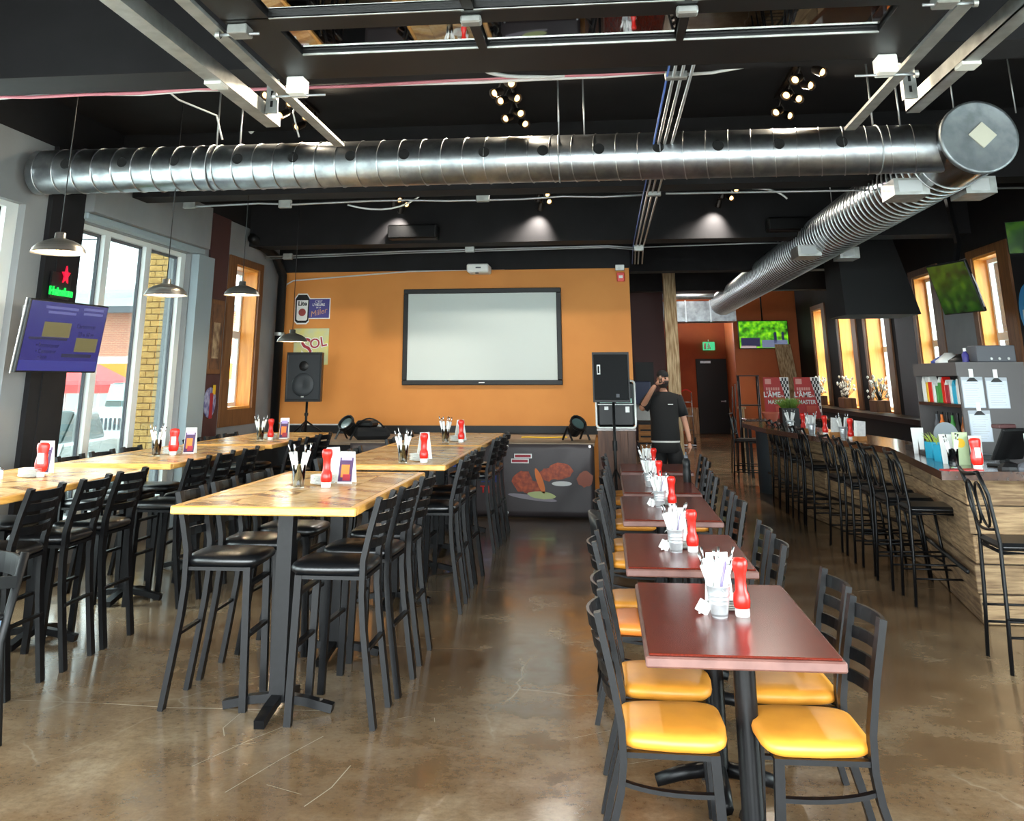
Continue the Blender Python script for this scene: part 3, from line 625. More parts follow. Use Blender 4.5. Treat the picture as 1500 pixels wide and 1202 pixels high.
BW = ('nearest', 'second', 'third', 'fourth', 'fifth', 'sixth', 'seventh', 'eighth', 'ninth', 'tenth')
for k, y in enumerate((8.71, 9.32, 9.93, 10.55, 11.18, 12.55, 13.1, 13.68, 14.3, 14.92)):
    place(TS, 2.55 + random.uniform(-.01, .02), y, -R90 + random.uniform(-.06, .06), 'black tubular ring-back stool, %s along the long side of the bar' % BW[k], 'ring-back bar stools')
place(TS, 2.58, 6.93, -R90 - .04, 'black ring-back stool in the foreground at the bar corner', 'ring-back bar stools')
place(TS, 3.0, 6.72, -R90 + .1, 'black ring-back stool cut off by the picture edge beside the bar', 'ring-back bar stools')
place(TS, 2.36, 17.6, -R90 - .3, 'lone ring-back stool past the rounded end of the bar', 'ring-back bar stools')
# garden-style armchair cut by the left edge
ac = thing('stacking_armchair', 'black plastic armchair with pale blue lower panel, cut by the left picture edge', 'chair', (-3.33, 4.93, 0), 2.6)
for s_ in (-1, 1):
    b = MB(); b.tube([(s_ * .26, -.24, 0), (s_ * .24, -.2, .45), (s_ * .23, -.28, .85)], .022, 8); b.build('leg', M_black2, ac)
    b = MB(); b.tube([(s_ * .27, .24, 0), (s_ * .26, .22, .68)], .022, 8); b.build('leg', M_black2, ac)
    b = MB(); b.tube(bez((s_ * .24, -.24, .72), (s_ * .29, .05, .76), (s_ * .26, .27, .68)), 0, rect=(.02, .055)); b.build('armrest', M_black2, ac)
b = MB(); b.box(-.24, .24, -.22, .24, .55, .58, bev=.01); b.build('seat', M_black2, ac)
arc_slat(-.22, .22, -.27, .78, .1, .014, .04).build('backrest', M_black2, ac)
arc_slat(-.23, .23, -.22, .36, .36, .012, .03).build('lower_panel', mat('pale blue plastic', (150, 180, 216), .5), ac)
# ================================================================== CONDIMENTS ON THE TABLES
def lathe_obj(name, prof, mt, parent=None, seg=18, loc=(0, 0, 0), label=None):
    b = MB(); b.lathe(prof, seg, loc); return b.build(name, mt, parent, label)
def ketchup(x, y, z, where, s=1.0, rz=0):
    t = thing('ketchup_bottle', 'red upside-down ketchup bottle on white cap %s' % where, 'bottle', (x, y, z), rz, 'ketchup bottles')
    b = MB(); pr = [(.026, .028), (.031, .034), (.033, .055), (.030, .078), (.023, .09), (.0215, .12), (.0225, .15), (.028, .165), (.031, .18), (.030, .195), (.024, .205), (.004, .208)]
    s = 1.08; b.lathe([(r * s, zz * s) for r, zz in pr], 20); b.build('body', M_red, t)
    b = MB(); b.lathe([(.026 * s, 0), (.028 * s, .004 * s), (.028 * s, .026 * s), (.025 * s, .029 * s)], 20); b.build('cap', M_plastic_w, t)
    return t
def squeeze(x, y, z, where, rz):
    t = thing('ketchup_bottle', 'flat sided red ketchup bottle with white label %s' % where, 'bottle', (x, y, z), rz, 'ketchup bottles')
    out = [(.03, .03), (.042, .045), (.046, .075), (.044, .10), (.036, .125), (.036, .15), (.043, .185), (.043, .205), (.035, .218), (.01, .222)]
    b = MB(); vs = []; n = 20; fs = []
    for r, zz in out:
        for k in range(n): a = 2 * math.pi * k / n; vs.append((r * math.cos(a), r * .55 * math.sin(a), zz))
    for i in range(len(out) - 1):
        for k in range(n): j = (k + 1) % n; fs.append((i * n + k, i * n + j, (i + 1) * n + j, (i + 1) * n + k))
    b.add(vs, fs, True); b.add(vs[:n], [tuple(range(n - 1, -1, -1))]); b.add(vs[-n:], [tuple(range(n))]); b.build('body', M_red, t)
    b = MB(); b.lathe([(.03, 0), (.031, .028), (.028, .032)], 18); b.build('cap', M_plastic_w, t)
    b = MB(); b.box(-.02, .02, -.0285, -.026, .085, .155); b.build('paper_label', M_paper, t); return t
def bucket(x, y, z, where):
    t = thing('tin_bucket', 'small ribbed tin bucket %s' % where, 'bucket', (x, y, z), random.uniform(0, 3), 'tin buckets')
    b = MB(); b.lathe([(.033, 0), (.040, .05), (.0415, .052), (.040, .055), (.0425, .066), (.044, .068), (.0425, .071), (.044, .082), (.0455, .084), (.044, .087), (.050, .118), (.052, .120), (.050, .122), (.047, .118), (.034, .006), (.002, .005)], 24); b.build('body', M_tin, t)
    for s_ in (-1, 1):
        b = MB(); b.tube([(s_ * .05, -.01, .112), (s_ * .064, 0, .10), (s_ * .05, .01, .112)], .002, 6); b.build('handle', M_tin, t)
def tumbler(x, y, z, where):
    t = thing('glass_tumbler', 'clear glass tumbler holding wrapped cutlery %s' % where, 'glass', (x, y, z), 0, 'cutlery tumblers')
    b = MB(); b.lathe([(.034, 0), (.042, .135), (.039, .135), (.031, .008), (.001, .008)], 20, cap=False); b.build('body', M_glass, t)
NAPK = mat('white paper napkin', (232, 232, 228), .85, rgb2=(214, 214, 212), scale=30)
M_cut = mat('cutlery steel', (170, 170, 172), .25, 1.0)
def rolls(x, y, z, where, n=6, h=.12, r=.03, group=''):
    for k in range(n):
        a = 2 * math.pi * k / n + .3; rr = .012; ox, oy = r * .65 * math.cos(a), r * .65 * math.sin(a); tx, ty = r * 1.5 * math.cos(a), r * 1.5 * math.sin(a); H_ = h + random.uniform(.05, .08)
        t = thing('cutlery_roll', 'napkin-wrapped cutlery in the %s' % where, 'cutlery', (x + ox * .6, y + oy * .6, z + .012), 0, 'cutlery rolls in the ' + where)
        b = MB(); b.tube([(0, 0, 0), (tx * .5, ty * .5, H_ * .6), (tx, ty, H_)], [rr * .7, rr * .9, rr], 8); b.build('napkin', NAPK, t)
        b = MB(); b.tube([(tx, ty, H_ - .01), (tx * 1.15, ty * 1.15, H_ + .018), (tx * 1.25, ty * 1.25, H_ + .045)], [.003, .004, .007], 6); b.build('fork_tip', M_cut, t)
def plates(x, y, z, where, n=6):
    for k in range(n):
        b = MB(); zz = z + k * .009; b.lathe([(.045, 0), (.05, .002), (.078, .009), (.08, .011), (.074, .010), (.05, .005), (.001, .005)], 22)
        o = b.build('side_plate', M_plastic_w); o.location = (x, y, zz); tag(o, 'small white plate in the stack %s' % where, 'plate', 'plates stacked ' + where)
def tent(x, y, z, where, rz, front=None, h=.19):
    t = thing('menu_card', 'folded white tent card %s' % where, 'card', (x, y, z), rz, 'tent cards')
    w_ = .05; d_ = .045
    for s_ in (-1, 1):
        b = MB(); b.add([(-w_, s_ * d_, 0), (w_, s_ * d_, 0), (w_, s_ * .002, h), (-w_, s_ * .002, h), (-w_, s_ * (d_ - .003), 0), (w_, s_ * (d_ - .003), 0), (w_, 0, h - .003), (-w_, 0, h - .003)], [(0, 1, 2, 3), (7, 6, 5, 4), (0, 4, 5, 1), (1, 5, 6, 2), (2, 6, 7, 3), (3, 7, 4, 0)]); b.build('panel', M_paper, t)
    if front:
        ang = math.atan2(d_, h)
        def prn(name, mt, x0, x1, u0, u1, off):
            q = MB(); q.box(x0, x1, -.0006, .0006, u0, u1); o = q.build(name, mt, t); o.location = (0, -d_ - off, 0); o.rotation_euler = (-ang, 0, 0)
        prn('printed_front', front, -w_ * .92, w_ * .92, .012, h * .97, .001); prn('printed_title', M_lav, -w_ * .7, w_ * .7, h * .74, h * .9, .0025); prn('printed_dish', M_orangep, -w_ * .6, w_ * .5, h * .2, h * .6, .0025); prn('printed_dish', M_crimson, -w_ * .3, w_ * .7, h * .1, h * .3, .0035)
def shaker(x, y, z, where, mt, nm):
    t = thing('glass_shaker', '%s shaker with steel lid %s' % (nm, where), 'shaker', (x, y, z)); b = MB(); b.lathe([(.018, 0), (.02, .005), (.017, .05), (.016, .055)], 14); b.build('body', mt, t)
    b = MB(); b.lathe([(.018, .055), (.018, .066), (.010, .074), (.001, .075)], 14); b.build('lid', M_cut, t)
def sachets(x, y, z, where, n=3):
    for k in range(n):
        b = MB(); b.box(-.028, .028, -.003, .003, 0, .055, bev=.002); o = b.build('napkin_packet', NAPK); o.location = (x + k * .008, y - .004 * k, z + .006); o.rotation_euler = (.35, .5 - .5 * k, .8 * k); tag(o, 'crumpled white napkin beside the bucket %s' % where, 'napkin', 'loose napkins ' + where)
M_cardpurple = mat('purple card print', (72, 40, 84), .5)
for i, (x, y) in enumerate(((.44, 4.49), (.37, 6.04), (.385, 8.02), (.37, 9.53), (.40, 11.19))):
    wh = 'on the %s cherry table' % DN[i]
    bucket(x, y, .75, wh); rolls(x, y, .755, 'bucket ' + wh, 6 if i < 3 else 4, .13, .034)
    if i < 3: sachets(x - .075, y + .03, .752, wh, 2)
    ketchup(x + .095, y + .02, .75, wh); plates(x + .06, y + .16, .75, wh, 5 if i < 3 else 3)
    tent(x + .03, y + .29, .75, wh, .25, None, .2)
    if i < 3:
        p = MB(); p.tube([(0, 0, 0), (.018, .03, .11), (.02, .035, .12)], [.007, .007, .001], 8); o = p.build('purple_pen', M_lav); o.location = (x + .012, y + .01, .84); o.rotation_euler = (-.15, .1, 0); tag(o, 'lavender pen leaning in the bucket %s' % wh, 'pen')
bt = thing('water_bottle', 'tall black water bottle on the edge of the fourth cherry table', 'bottle', (.745, 9.94, .75))
lathe_obj('body', [(.036, 0), (.038, .01), (.038, .10), (.034, .12), (.038, .14), (.038, .19), (.02, .215)], M_black2, bt); lathe_obj('cap', [(.02, .215), (.02, .24), (.008, .245), (.008, .27), (.002, .272)], M_dgrey, bt)
for row, pts in (('centre', ((-1.89, 6.1), (-1.62, 7.95), (-1.69, 10.5))), ('window', ((-3.98, 6.5), (-3.91, 8.46), (-3.77, 10.69)))):
    for i, (x, y) in enumerate(pts):
        wh = 'on the %s %s high table' % (TD[i], 'centre' if row == 'centre' else 'window-row'); z = 1.062
        big = (i == 0 and row == 'centre')
        if not (row == 'window' and i == 0):
            tumbler(x, y, z, wh); rolls(x, y, z, 'tumbler ' + wh, 6, .13, .03)
        if row == 'window':
            squeeze(x + .10, y + .12, z, wh, .2) if i < 2 else ketchup(x + .1, y + .05, z, wh)
            plates(x + .04, y - .02 + (.25 if i else .12), z, wh, 6); tent(x + (.16 if i else .0), y + .34, z, wh, .1, M_cardpurple, .22)
            if i == 0: shaker(x - .12, y - .06, z, wh, M_glass, 'pepper'); shaker(x - .065, y - .08, z, wh, M_plastic_w, 'salt')
        else:
            ketchup(x + .16, y + .05, z, wh); plates(x + .09, y + .22, z, wh, 6); tent(x + .10, y + .40, z, wh, .9, None, .21)
            if i == 0: tent(x + .22, y + .32, z, wh + ' behind the bottle', -.1, M_cardpurple, .19)
# ================================================================== OVERHEAD
RX = Matrix.Rotation(R90, 4, 'Y')      # z-axis -> x-axis
RY = Matrix.Rotation(-R90, 4, 'X')     # z-axis -> y-axis
DZ, DY, DR = 3.52, 8.05, .2
ld = thing('spiral_duct', 'long galvanised spiral duct crossing the room with round air holes', 'duct', (0, 0, 0))
b = MB(); b.lathe([(DR - .03, -5.12), (DR, -5.09), (DR, 2.86)], 40, (0, DY, DZ), RX); b.build('duct_shell', M_steel, ld)
b = MB()
x = -5.0
while x < 2.75:
    pts = [(x + .035 * math.cos(a), DY + (DR + .003) * math.cos(a), DZ + (DR + .003) * math.sin(a)) for a in [2 * math.pi * k / 28 for k in range(28)]]
    b.tube(pts, .0045, 5, closed=True); x += .185
s_ = b.build('seam', M_seam, ld); s_['kind'] = 'stuff'
for hx in (-4.72, -4.19, -3.71, -3.13, -2.63, -2.12, -1.65, -.96, -.46, .01, .5, .99, 1.48, 1.98):
    el = math.radians(9); n = Vector((0, -math.cos(el), math.sin(el))); rot = Vector((0, 0, 1)).rotation_difference(n).to_matrix().to_4x4()
    p = Vector((hx, DY, DZ)) + n * (DR - .012); b = MB(); b.lathe([(.047, 0), (.047, .013), (.043, .0145)], 18, tuple(p), rot); b.build('air_hole', M_dark, ld)
for hx in (-3.42, -.33, 2.3):
    for dx in (0, .22):
        b = MB(); b.tube([(hx + dx, DY + .02, DZ + DR - .02), (hx + dx, DY + .02, ZC)], .008, 6); b.build('hanger_rod', M_conduit, ld)
    b = MB(); b.tube([(hx, DY + (DR + .006) * math.cos(a), DZ + (DR + .006) * math.sin(a)) for a in [2 * math.pi * k / 24 for k in range(24)]], .006, 5, closed=True); b.build('hanger_strap', M_conduit, ld)
BX, BZ, BR = 3.0, 3.53, .285
bd = thing('large_spiral_duct', 'large ribbed galvanised duct running away above the bar', 'duct', (0, 0, 0))
b = MB(); b.lathe([(BR, 7.74), (BR, 25.3)], 44, (BX, 0, BZ), RY, cap=False); b.build('duct_shell', mat('darker galvanised steel', (120, 122, 124), .24, 1.0, rgb2=(96, 98, 100), scale=7), bd)
b = MB(); b.lathe([(.001, 7.715), (BR - .01, 7.72), (BR + .008, 7.715), (BR + .008, 7.78), (BR, 7.785)], 44, (BX, 0, BZ), RY, cap=False); b.build('end_cap', mat('spangled galvanised cap', (150, 156, 160), .42, .9, rgb2=(120, 126, 130), scale=9, rough2=.55), bd, 'round flat galvanised end cap')
b = MB(); b.box(-.075, .075, 7.700, 7.714, -.075, .075); q = b.build('paper_sticker', mat('cream sticker', (206, 204, 188), .8), bd); q.data.transform(Matrix.Translation((0, 7.707, 0)) @ Matrix.Rotation(math.radians(48), 4, 'Y') @ Matrix.Translation((0, -7.707, 0))); q.location = (BX + .02, 0, BZ + .01)
b = MB(); y = 8.4
while y < 25.2:
    b.tube([(BX + (BR + .004) * math.cos(a), y + .03 * math.cos(a), BZ + (BR + .004) * math.sin(a)) for a in [2 * math.pi * k / 30 for k in range(30)]], .006, 5, closed=True); y += .155
s_ = b.build('rib', M_seam, bd); s_['kind'] = 'stuff'
for (y0, y1, xs) in ((8.55, 8.95, -1), (8.55, 8.95, 1), (12.9, 13.4, -1), (13.2, 13.6, 1)):
    b = MB(); xa, xb = (BX - BR - .16, BX - .15) if xs < 0 else (BX + .15, BX + BR + .12); b.box(xa, xb, y0, y1, BZ - BR - .015, BZ - BR + .13); o = b.build('side_grille', M_galv, bd)
    b = MB(); b.box(xa + .04, xb - .06, y0 - .004, y0, BZ - BR + .01, BZ - BR + .11); b.build('grille_face', mat('pale louvre', (190, 194, 196), .5), o)
for y, dx in ((8.0, -.06), (8.0, .42), (12.3, -.1), (16.2, -.1), (20, -.1), (17.5, .25)):
    b = MB(); b.tube([(BX + dx, y, BZ + BR * .9), (BX + dx, y, ZC)], .006, 6); b.build('hanger_rod', M_conduit, bd)
pn = thing('duct_plenum', 'boxy galvanised plenum at the far end of the large duct', 'duct', (0, 0, 0))
b = MB(); b.box(1.75, 3.35, 25.35, 26.3, 3.1, 3.6); b.build('plenum_box', M_steel, pn)
b = MB(); b.prism([(1.75, 3.1), (1.75, 3.6), (1.25, 3.6), (1.32, 3.42), (1.5, 3.2)], -26.2, -25.4, Matrix.Rotation(R90, 4, 'X')); b.build('curved_elbow', M_steel, pn)
b = MB(); b.box(2.08, 2.11, 25.3, 25.34, 3.08, 3.62); b.box(2.7, 2.73, 25.3, 25.34, 3.08, 3.62); b.build('flange', M_seam, pn)
pp_ = MB(); pp_.lathe([(.07, .5), (.07, 2.9)], 16, (0, 24.6, 3.66), RX); tag(pp_.build('sprinkler_main', M_steel), 'thin silver pipe crossing above the corridor', 'pipe')
# ---- garage door, horizontal under the ceiling
gd = thing('overhead_garage_door', 'black glazed garage door slid open under the ceiling', 'garage door', (0, 0, 0))
ys = [(4.38, 4.73), (3.83, 4.18), (3.28, 3.63), (2.73, 3.08), (2.18, 2.53), (1.63, 1.98)]; xs = ((-1.55, -.62), (-.55, .41), (.47, 1.42))
b = MB(); b.box(-1.80, 1.67, 4.745, 5.16, 3.38, 3.44); b.build('bottom_rail', M_black2, gd)
for (a, c_), nxt in zip(ys, ys[1:] + [(1.2, 1.43)]):
    b = MB(); b.box(-1.80, 1.67, nxt[1] + .0, a - .012, 3.38, 3.44); b.build('section_rail', M_black2, gd)
    for (u, v) in ((-1.80, -1.565), (-.61, -.56), (.42, .46), (1.43, 1.67)):
        b = MB(); b.box(u, v, a - .012, c_ + .015, 3.38, 3.44); b.build('stile', M_black2, gd)
    for (u, v) in xs:
        b = MB(); b.box(u, v, a, c_, 3.405, 3.413); b.build('pane', M_doorpane, gd)
        b = MB(); b.box(u - .012, v + .012, c_, c_ + .012, 3.376, 3.386); b.build('glazing_bead', M_galv, gd)
for u in (-.585, .44):
    for v in (4.28, 3.73):
        b = MB(); b.box(u - .05, u + .05, v - .035, v + .035, 3.34, 3.38, bev=.008); b.build('hinge', M_galv, gd)
def track(x, y0, y1, z, name, label, side):
    t = thing(name, label, 'track', (0, 0, 0))
    b = MB(); s = side
    z0 = z + .10
    prof = [(-.035, 0), (.035, 0), (.035, .02), (.03, .02), (.03, .006), (-.03, .006), (-.03, .055), (-.035, .055)]
    pf = [(p[0] * s, p[1]) for p in prof]; vs = [(x + p[0] , y0, z0 + p[1]) for p in pf] + [(x + p[0], y1, z + p[1]) for p in pf]; n = len(pf)
    b.add(vs, [tuple(range(n)), tuple(range(2 * n - 1, n - 1, -1))] + [(i, (i + 1) % n, n + (i + 1) % n, n + i) for i in range(n)]); b.build('channel', M_galv, t); return t
tl = track(-1.87, YF, 6.62, 3.33, 'door_track', 'galvanised garage door track left of the glazed overhead door', 1)
tr_ = track(1.72, YF, 6.58, 3.33, 'door_track', 'galvanised garage door track right of the glazed overhead door', -1)
def rail(x, y0, y1, z, label, s):
    t = thing('door_track', label, 'track', (0, 0, 0)); b = MB(); z0 = z + .04; w_ = .085
    vs = [(x - w_ / 2, y0, z0), (x + w_ / 2, y0, z0), (x + w_ / 2, y0, z0 + .012), (x - w_ / 2 + .0, y0, z0 + .012), (x - w_ / 2, y1, z), (x + w_ / 2, y1, z), (x + w_ / 2, y1, z + .012), (x - w_ / 2, y1, z + .012)]
    b.add(vs, [(0, 1, 2, 3), (7, 6, 5, 4), (0, 4, 5, 1), (1, 5, 6, 2), (2, 6, 7, 3), (3, 7, 4, 0)]); xe = x + s * w_ / 2
    b.add([(xe, y0, z0), (xe + .012, y0, z0), (xe + .012, y0, z0 + .09), (xe, y0, z0 + .09), (xe, y1, z), (xe + .012, y1, z), (xe + .012, y1, z + .09), (xe, y1, z + .09)], [(0, 1, 2, 3), (7, 6, 5, 4), (0, 4, 5, 1), (1, 5, 6, 2), (2, 6, 7, 3), (3, 7, 4, 0)]); b.build('channel', M_galv, t)
    b = MB(); xx = x + s * .10; b.box(xx - .04, xx + .04, y1 - .32, y1 - .3, z + .01, ZC); b.box(xx - .04, xx - .036, y1 - .30, y1 - .26, z + .01, ZC); hb = b.build('hanger_angle', M_galv, t)
    b = MB()
    for k in range(7): b.box(xx - .008, xx + .008, y1 - .325, y1 - .319, z + .05 + k * .07, z + .09 + k * .07)
    b.build('slot', M_dark, hb)
    b = MB(); b.box(x - .05, x + .05, y1 - 1.05, y1 - .93, z - .012, z + .01); b.build('tape_patch', mat('pale tape', (206, 206, 200), .7), t); return t
rail(-2.21, YF, 6.13, 3.36, 'galvanised track of the neighbouring garage door on the window side', 1)
rail(2.05, YF, 6.28, 3.36, 'galvanised track of the neighbouring garage door on the bar side', -1)
for (x, y, s, lb) in ((-1.72, 5.15, 1, 'left'), (1.57, 5.15, -1, 'right')):
    t = thing('roller_bracket', 'steel roller bracket at the %s corner of the overhead door' % lb, 'bracket', (x, y, 3.40))
    b = MB(); b.box(-.05, .05, -.06, .06, -.12, -.02, bev=.006); b.build('plate', M_plastic_w, t)
    b = MB(); b.tube([(-.16 * s, .02, -.115), (.16 * s, .02, -.115)], .008, 6); b.build('axle', M_conduit, t)
    b = MB(); b.lathe([(.022, 0), (.022, .02)], 12, (-.15 * s, .02, -.115), RX); b.build('roller', M_galv, t)
for (x, y, s, lb) in ((-1.74, 4.28, 1, 'left'), (1.6, 4.28, -1, 'right')):
    t = thing('roller_bracket', 'upper steel roller bracket on the %s side of the overhead door' % lb, 'bracket', (x, y, 3.36))
    b = MB(); b.box(-.05, .05, -.05, .05, -.03, .02, bev=.005); b.build('plate', M_galv, t); b = MB(); b.tube([(-.13 * s, 0, -.02), (.1 * s, 0, -.02)], .008, 6); b.build('axle', M_conduit, t); b = MB(); b.lathe([(.02, 0), (.02, .02)], 12, (-.12 * s, 0, -.02), RX); b.build('roller', M_galv, t)
# ---- conduit runs
def conduit(label, runs, boxes, extra=()):
    t = thing('conduit_run', label, 'conduit', (0, 0, 0))
    for path, r, mt, nm in runs: b = MB(); b.tube(path, r, 6); b.build(nm, mt, t)
    for (x, y, z) in boxes: b = MB(); b.box(x - .07, x + .07, y - .03, y + .03, z - .045, z + .045, bev=.006); b.build('junction_box', M_galv, t)
    return t
def wob(x0, x1, y, z, n=14, a=.012):
    return [(x0 + (x1 - x0) * i / n, y, z + random.uniform(-a, a)) for i in range(n + 1)]
y = 5.985
conduit('pinkish red cable bundle along the first ceiling beam', [(wob(-5.1, .45, y, 3.60), .012, M_pink, 'cable'), (wob(-5.1, .45, y + .03, 3.605), .012, M_cable_w, 'cable'), ([(.45, y, 3.6), (.8, y, 3.66), (1.5, y, 3.69), (5.0, y, 3.70)], .012, M_conduit, 'conduit'), ([(.45, y + .03, 3.59), (.75, y + .03, 3.60), (1.0, y, 3.63), (5.0, y, 3.64)], .011, M_cable_w, 'cable'), ([(2.0, y + .04, 3.67), (2.3, y + .04, 3.68), (5.0, y + .04, 3.68)], .008, M_blue_c, 'cable'), (bez((-.72, 5.6, 3.57), (-.66, 5.9, 3.56), (-.2, y, 3.61)), .014, M_cable_w, 'cable')], [(.52, y, 3.60)])
y = 10.13
conduit('steel conduits along the second ceiling beam behind the duct', [(wob(-4.6, 2.7, y, 3.62, 10, .006), .012, M_conduit, 'conduit'), (wob(-4.6, .45, y, 3.565, 12, .012), .012, M_conduit, 'conduit'), ([(.7, y, 3.58), (5.0, y, 3.55)], .012, M_conduit, 'conduit'), (bez((-2.75, y + .03, 3.54), (-2.2, y + .03, 3.38), (-1.9, y + .03, 3.66)), .01, M_cable_w, 'cable'), (bez((1.6, y + .03, 3.62), (1.85, y + .03, 3.62), (1.95, y + .03, 3.5)), .01, M_cable_w, 'cable')], [(-4.55, y, 3.58), (-3.45, y, 3.56), (-1.25, y, 3.58), (.58, y, 3.6)])
y = 14.22
conduit('steel conduits along the third ceiling beam above the screen', [([(-5.1, y, 3.50), (-3.0, y, 3.55), (.1, y, 3.58), (.5, y, 3.545)], .012, M_conduit, 'conduit'), ([(-5.1, y + .02, 3.47), (-3.0, y + .02, 3.525), (.1, y + .02, 3.56), (.5, y + .02, 3.52)], .010, M_conduit, 'conduit'), ([(.6, y, 3.55), (2.2, y, 3.58), (3.0, y, 3.58)], .010, M_conduit, 'conduit')], [(-4.75, y, 3.50), (-1.95, y, 3.565), (.55, y, 3.54)])
for k, (dx, mt) in enumerate(((-.05, M_conduit), (0, M_conduit), (.06, M_conduit), (-.09, M_blue_c))):
    b = MB(); b.tube([(.55 + dx, 5.4 + k * .1, 3.57), (.56 + dx, 9.9, 3.59), (.56 + dx, 14.3, 3.57), (.56 + dx, 15.0, 3.40)], .011 if k < 3 else .007, 6); o = b.build('conduit', mt)
    tag(o, ['left steel conduit running back along the ceiling to the orange wall', 'middle steel conduit running back along the ceiling to the orange wall', 'right steel conduit running back along the ceiling to the orange wall', 'blue cable tied along the steel conduits on the ceiling'][k], 'conduit')
y = 15.16
conduit('white conduit framing the top and side of the orange wall', [([(.38, y, 3.38), (-1.6, y, 3.37), (-3.05, y, 3.35), (-4.95, y, 3.23), (-5.06, y, 3.17), (-5.08, y, 3.08), (-5.12, y, 1.2), (-5.1, y, 1.06), (-4.98, y, 1.03), (-3.9, y, 1.03)], .012, M_cable_w, 'conduit')], [(.28, y, 3.36)])
for (x, y0, x1, y1_) in ((-3.9, 7.2, -3.3, 7.9), (-2.85, 7.2, -2.6, 7.9)):
    b = MB(); b.tube([(x, y0 - .3, 4.27), (x + .12, y0, 4.2), (x + .35, y0 + .3, 4.0), (x1 - .05, y1_ - .05, 3.95), (x1, y1_, 3.74)], .008, 6); o = b.build('lamp_cable', M_cable_w); tag(o, 'white cable drooping from the ceiling to the duct, %s' % ('nearer the windows' if x < -3 else 'left of the first spotlights'), 'cable')
# ---- track spotlights
def spot_track(x, ys, z, label, tilt, wall=False):
    t = thing('track_light', label, 'spotlight', (0, 0, 0))
    b = MB(); b.box(x - .02, x + .02, ys[0] - .1, ys[-1] + .1, ZC - .03, ZC); b.build('track_bar', M_brown_hat, t)
    for k, y in enumerate(ys):
        sx = (-1) ** k * tilt; dz = random.uniform(-.03, .03); p = Vector((x + sx * .06, y, z + dz))
        d = Vector((sx * .6 + random.uniform(-.2, .2), -1.0 + random.uniform(-.2, .3), -.55)).normalized()
        if wall and k % 2: d = Vector((sx * .35 + random.uniform(-.15, .15), 1.0, -1.35)).normalized()
        rot = Vector((0, 0, 1)).rotation_difference(d).to_matrix().to_4x4()
        b = MB(); b.tube([(x, y, ZC - .03), tuple(p)], .008, 6); b.lathe([(.02, -.06), (.036, -.04), (.040, .05), (.046, .06), (.040, .058), (.034, .03)], 14, tuple(p), rot, cap=False); c_ = b.build('lamp_can', M_brown_hat, t)
        b = MB(); b.lathe([(.030, .04), (.026, .048), (.001, .052)], 14, tuple(p), rot); b.build('bulb', M_bulb, c_)
        L_ = bpy.data.lights.new('spot_beam', 'SPOT'); L_.energy = 8.0 if (wall and k % 2) else 4.0; L_.color = (1, .93, .82) if wall else (1, .84, .62); L_.spot_size = 1.45 if (wall and k % 2) else 1.8; L_.spot_blend = 1.0; L_.shadow_soft_size = .03; lo = bpy.data.objects.new('spot_beam', L_); COL.objects.link(lo); lo.parent = c_; lo.location = p + d * .065; lo.rotation_euler = d.to_track_quat('-Z', 'Y').to_euler()
for x, lb in ((-2.8, 'left'), (-.77, 'middle'), (1.72, 'right')):
    spot_track(x, [7.55, 7.78, 8.0, 8.22, 8.45, 8.7, 8.95], 4.08, 'row of warm spotlights above the duct, %s of three' % lb, 1)
    spot_track(x, [12.75, 13.0, 13.25, 13.5], 4.08, 'row of warm spotlights in front of the stage, %s of three' % lb, 1, True)
# ---- unseen fill lamps added behind the beams to brighten the dark corridor
for k, (x, y) in enumerate(((2.2, 20.2), (2.2, 24.4), (2.6, 29.5), (3.6, 20.2))):
    t = thing('corridor_fill_lamp', 'added unseen round fill lamp over the corridor, number %s from the room' % ('one', 'two', 'three', 'four')[k], 'lamp', (x, y, ZC - .02))
    b = MB(); b.lathe([(.16, 0), (.16, .018)], 20); b.build('trim_ring', M_black2, t); b = MB(); b.lathe([(.12, -.006), (.12, 0)], 20); b.build('lens', mat('warm fill lamp lens', (255, 232, 200), .5, emit=EM * 4) if k == 0 else MATS['warm fill lamp lens'], t)
    L_ = bpy.data.lights.new('corridor_fill_light', 'SPOT'); L_.energy = 16; L_.spot_size = 2.6; L_.spot_blend = 1; L_.color = (1, .9, .78); L_.shadow_soft_size = .12; lo = bpy.data.objects.new('corridor_fill_light', L_); COL.objects.link(lo); lo.parent = t; lo.location = (0, 0, -.02)
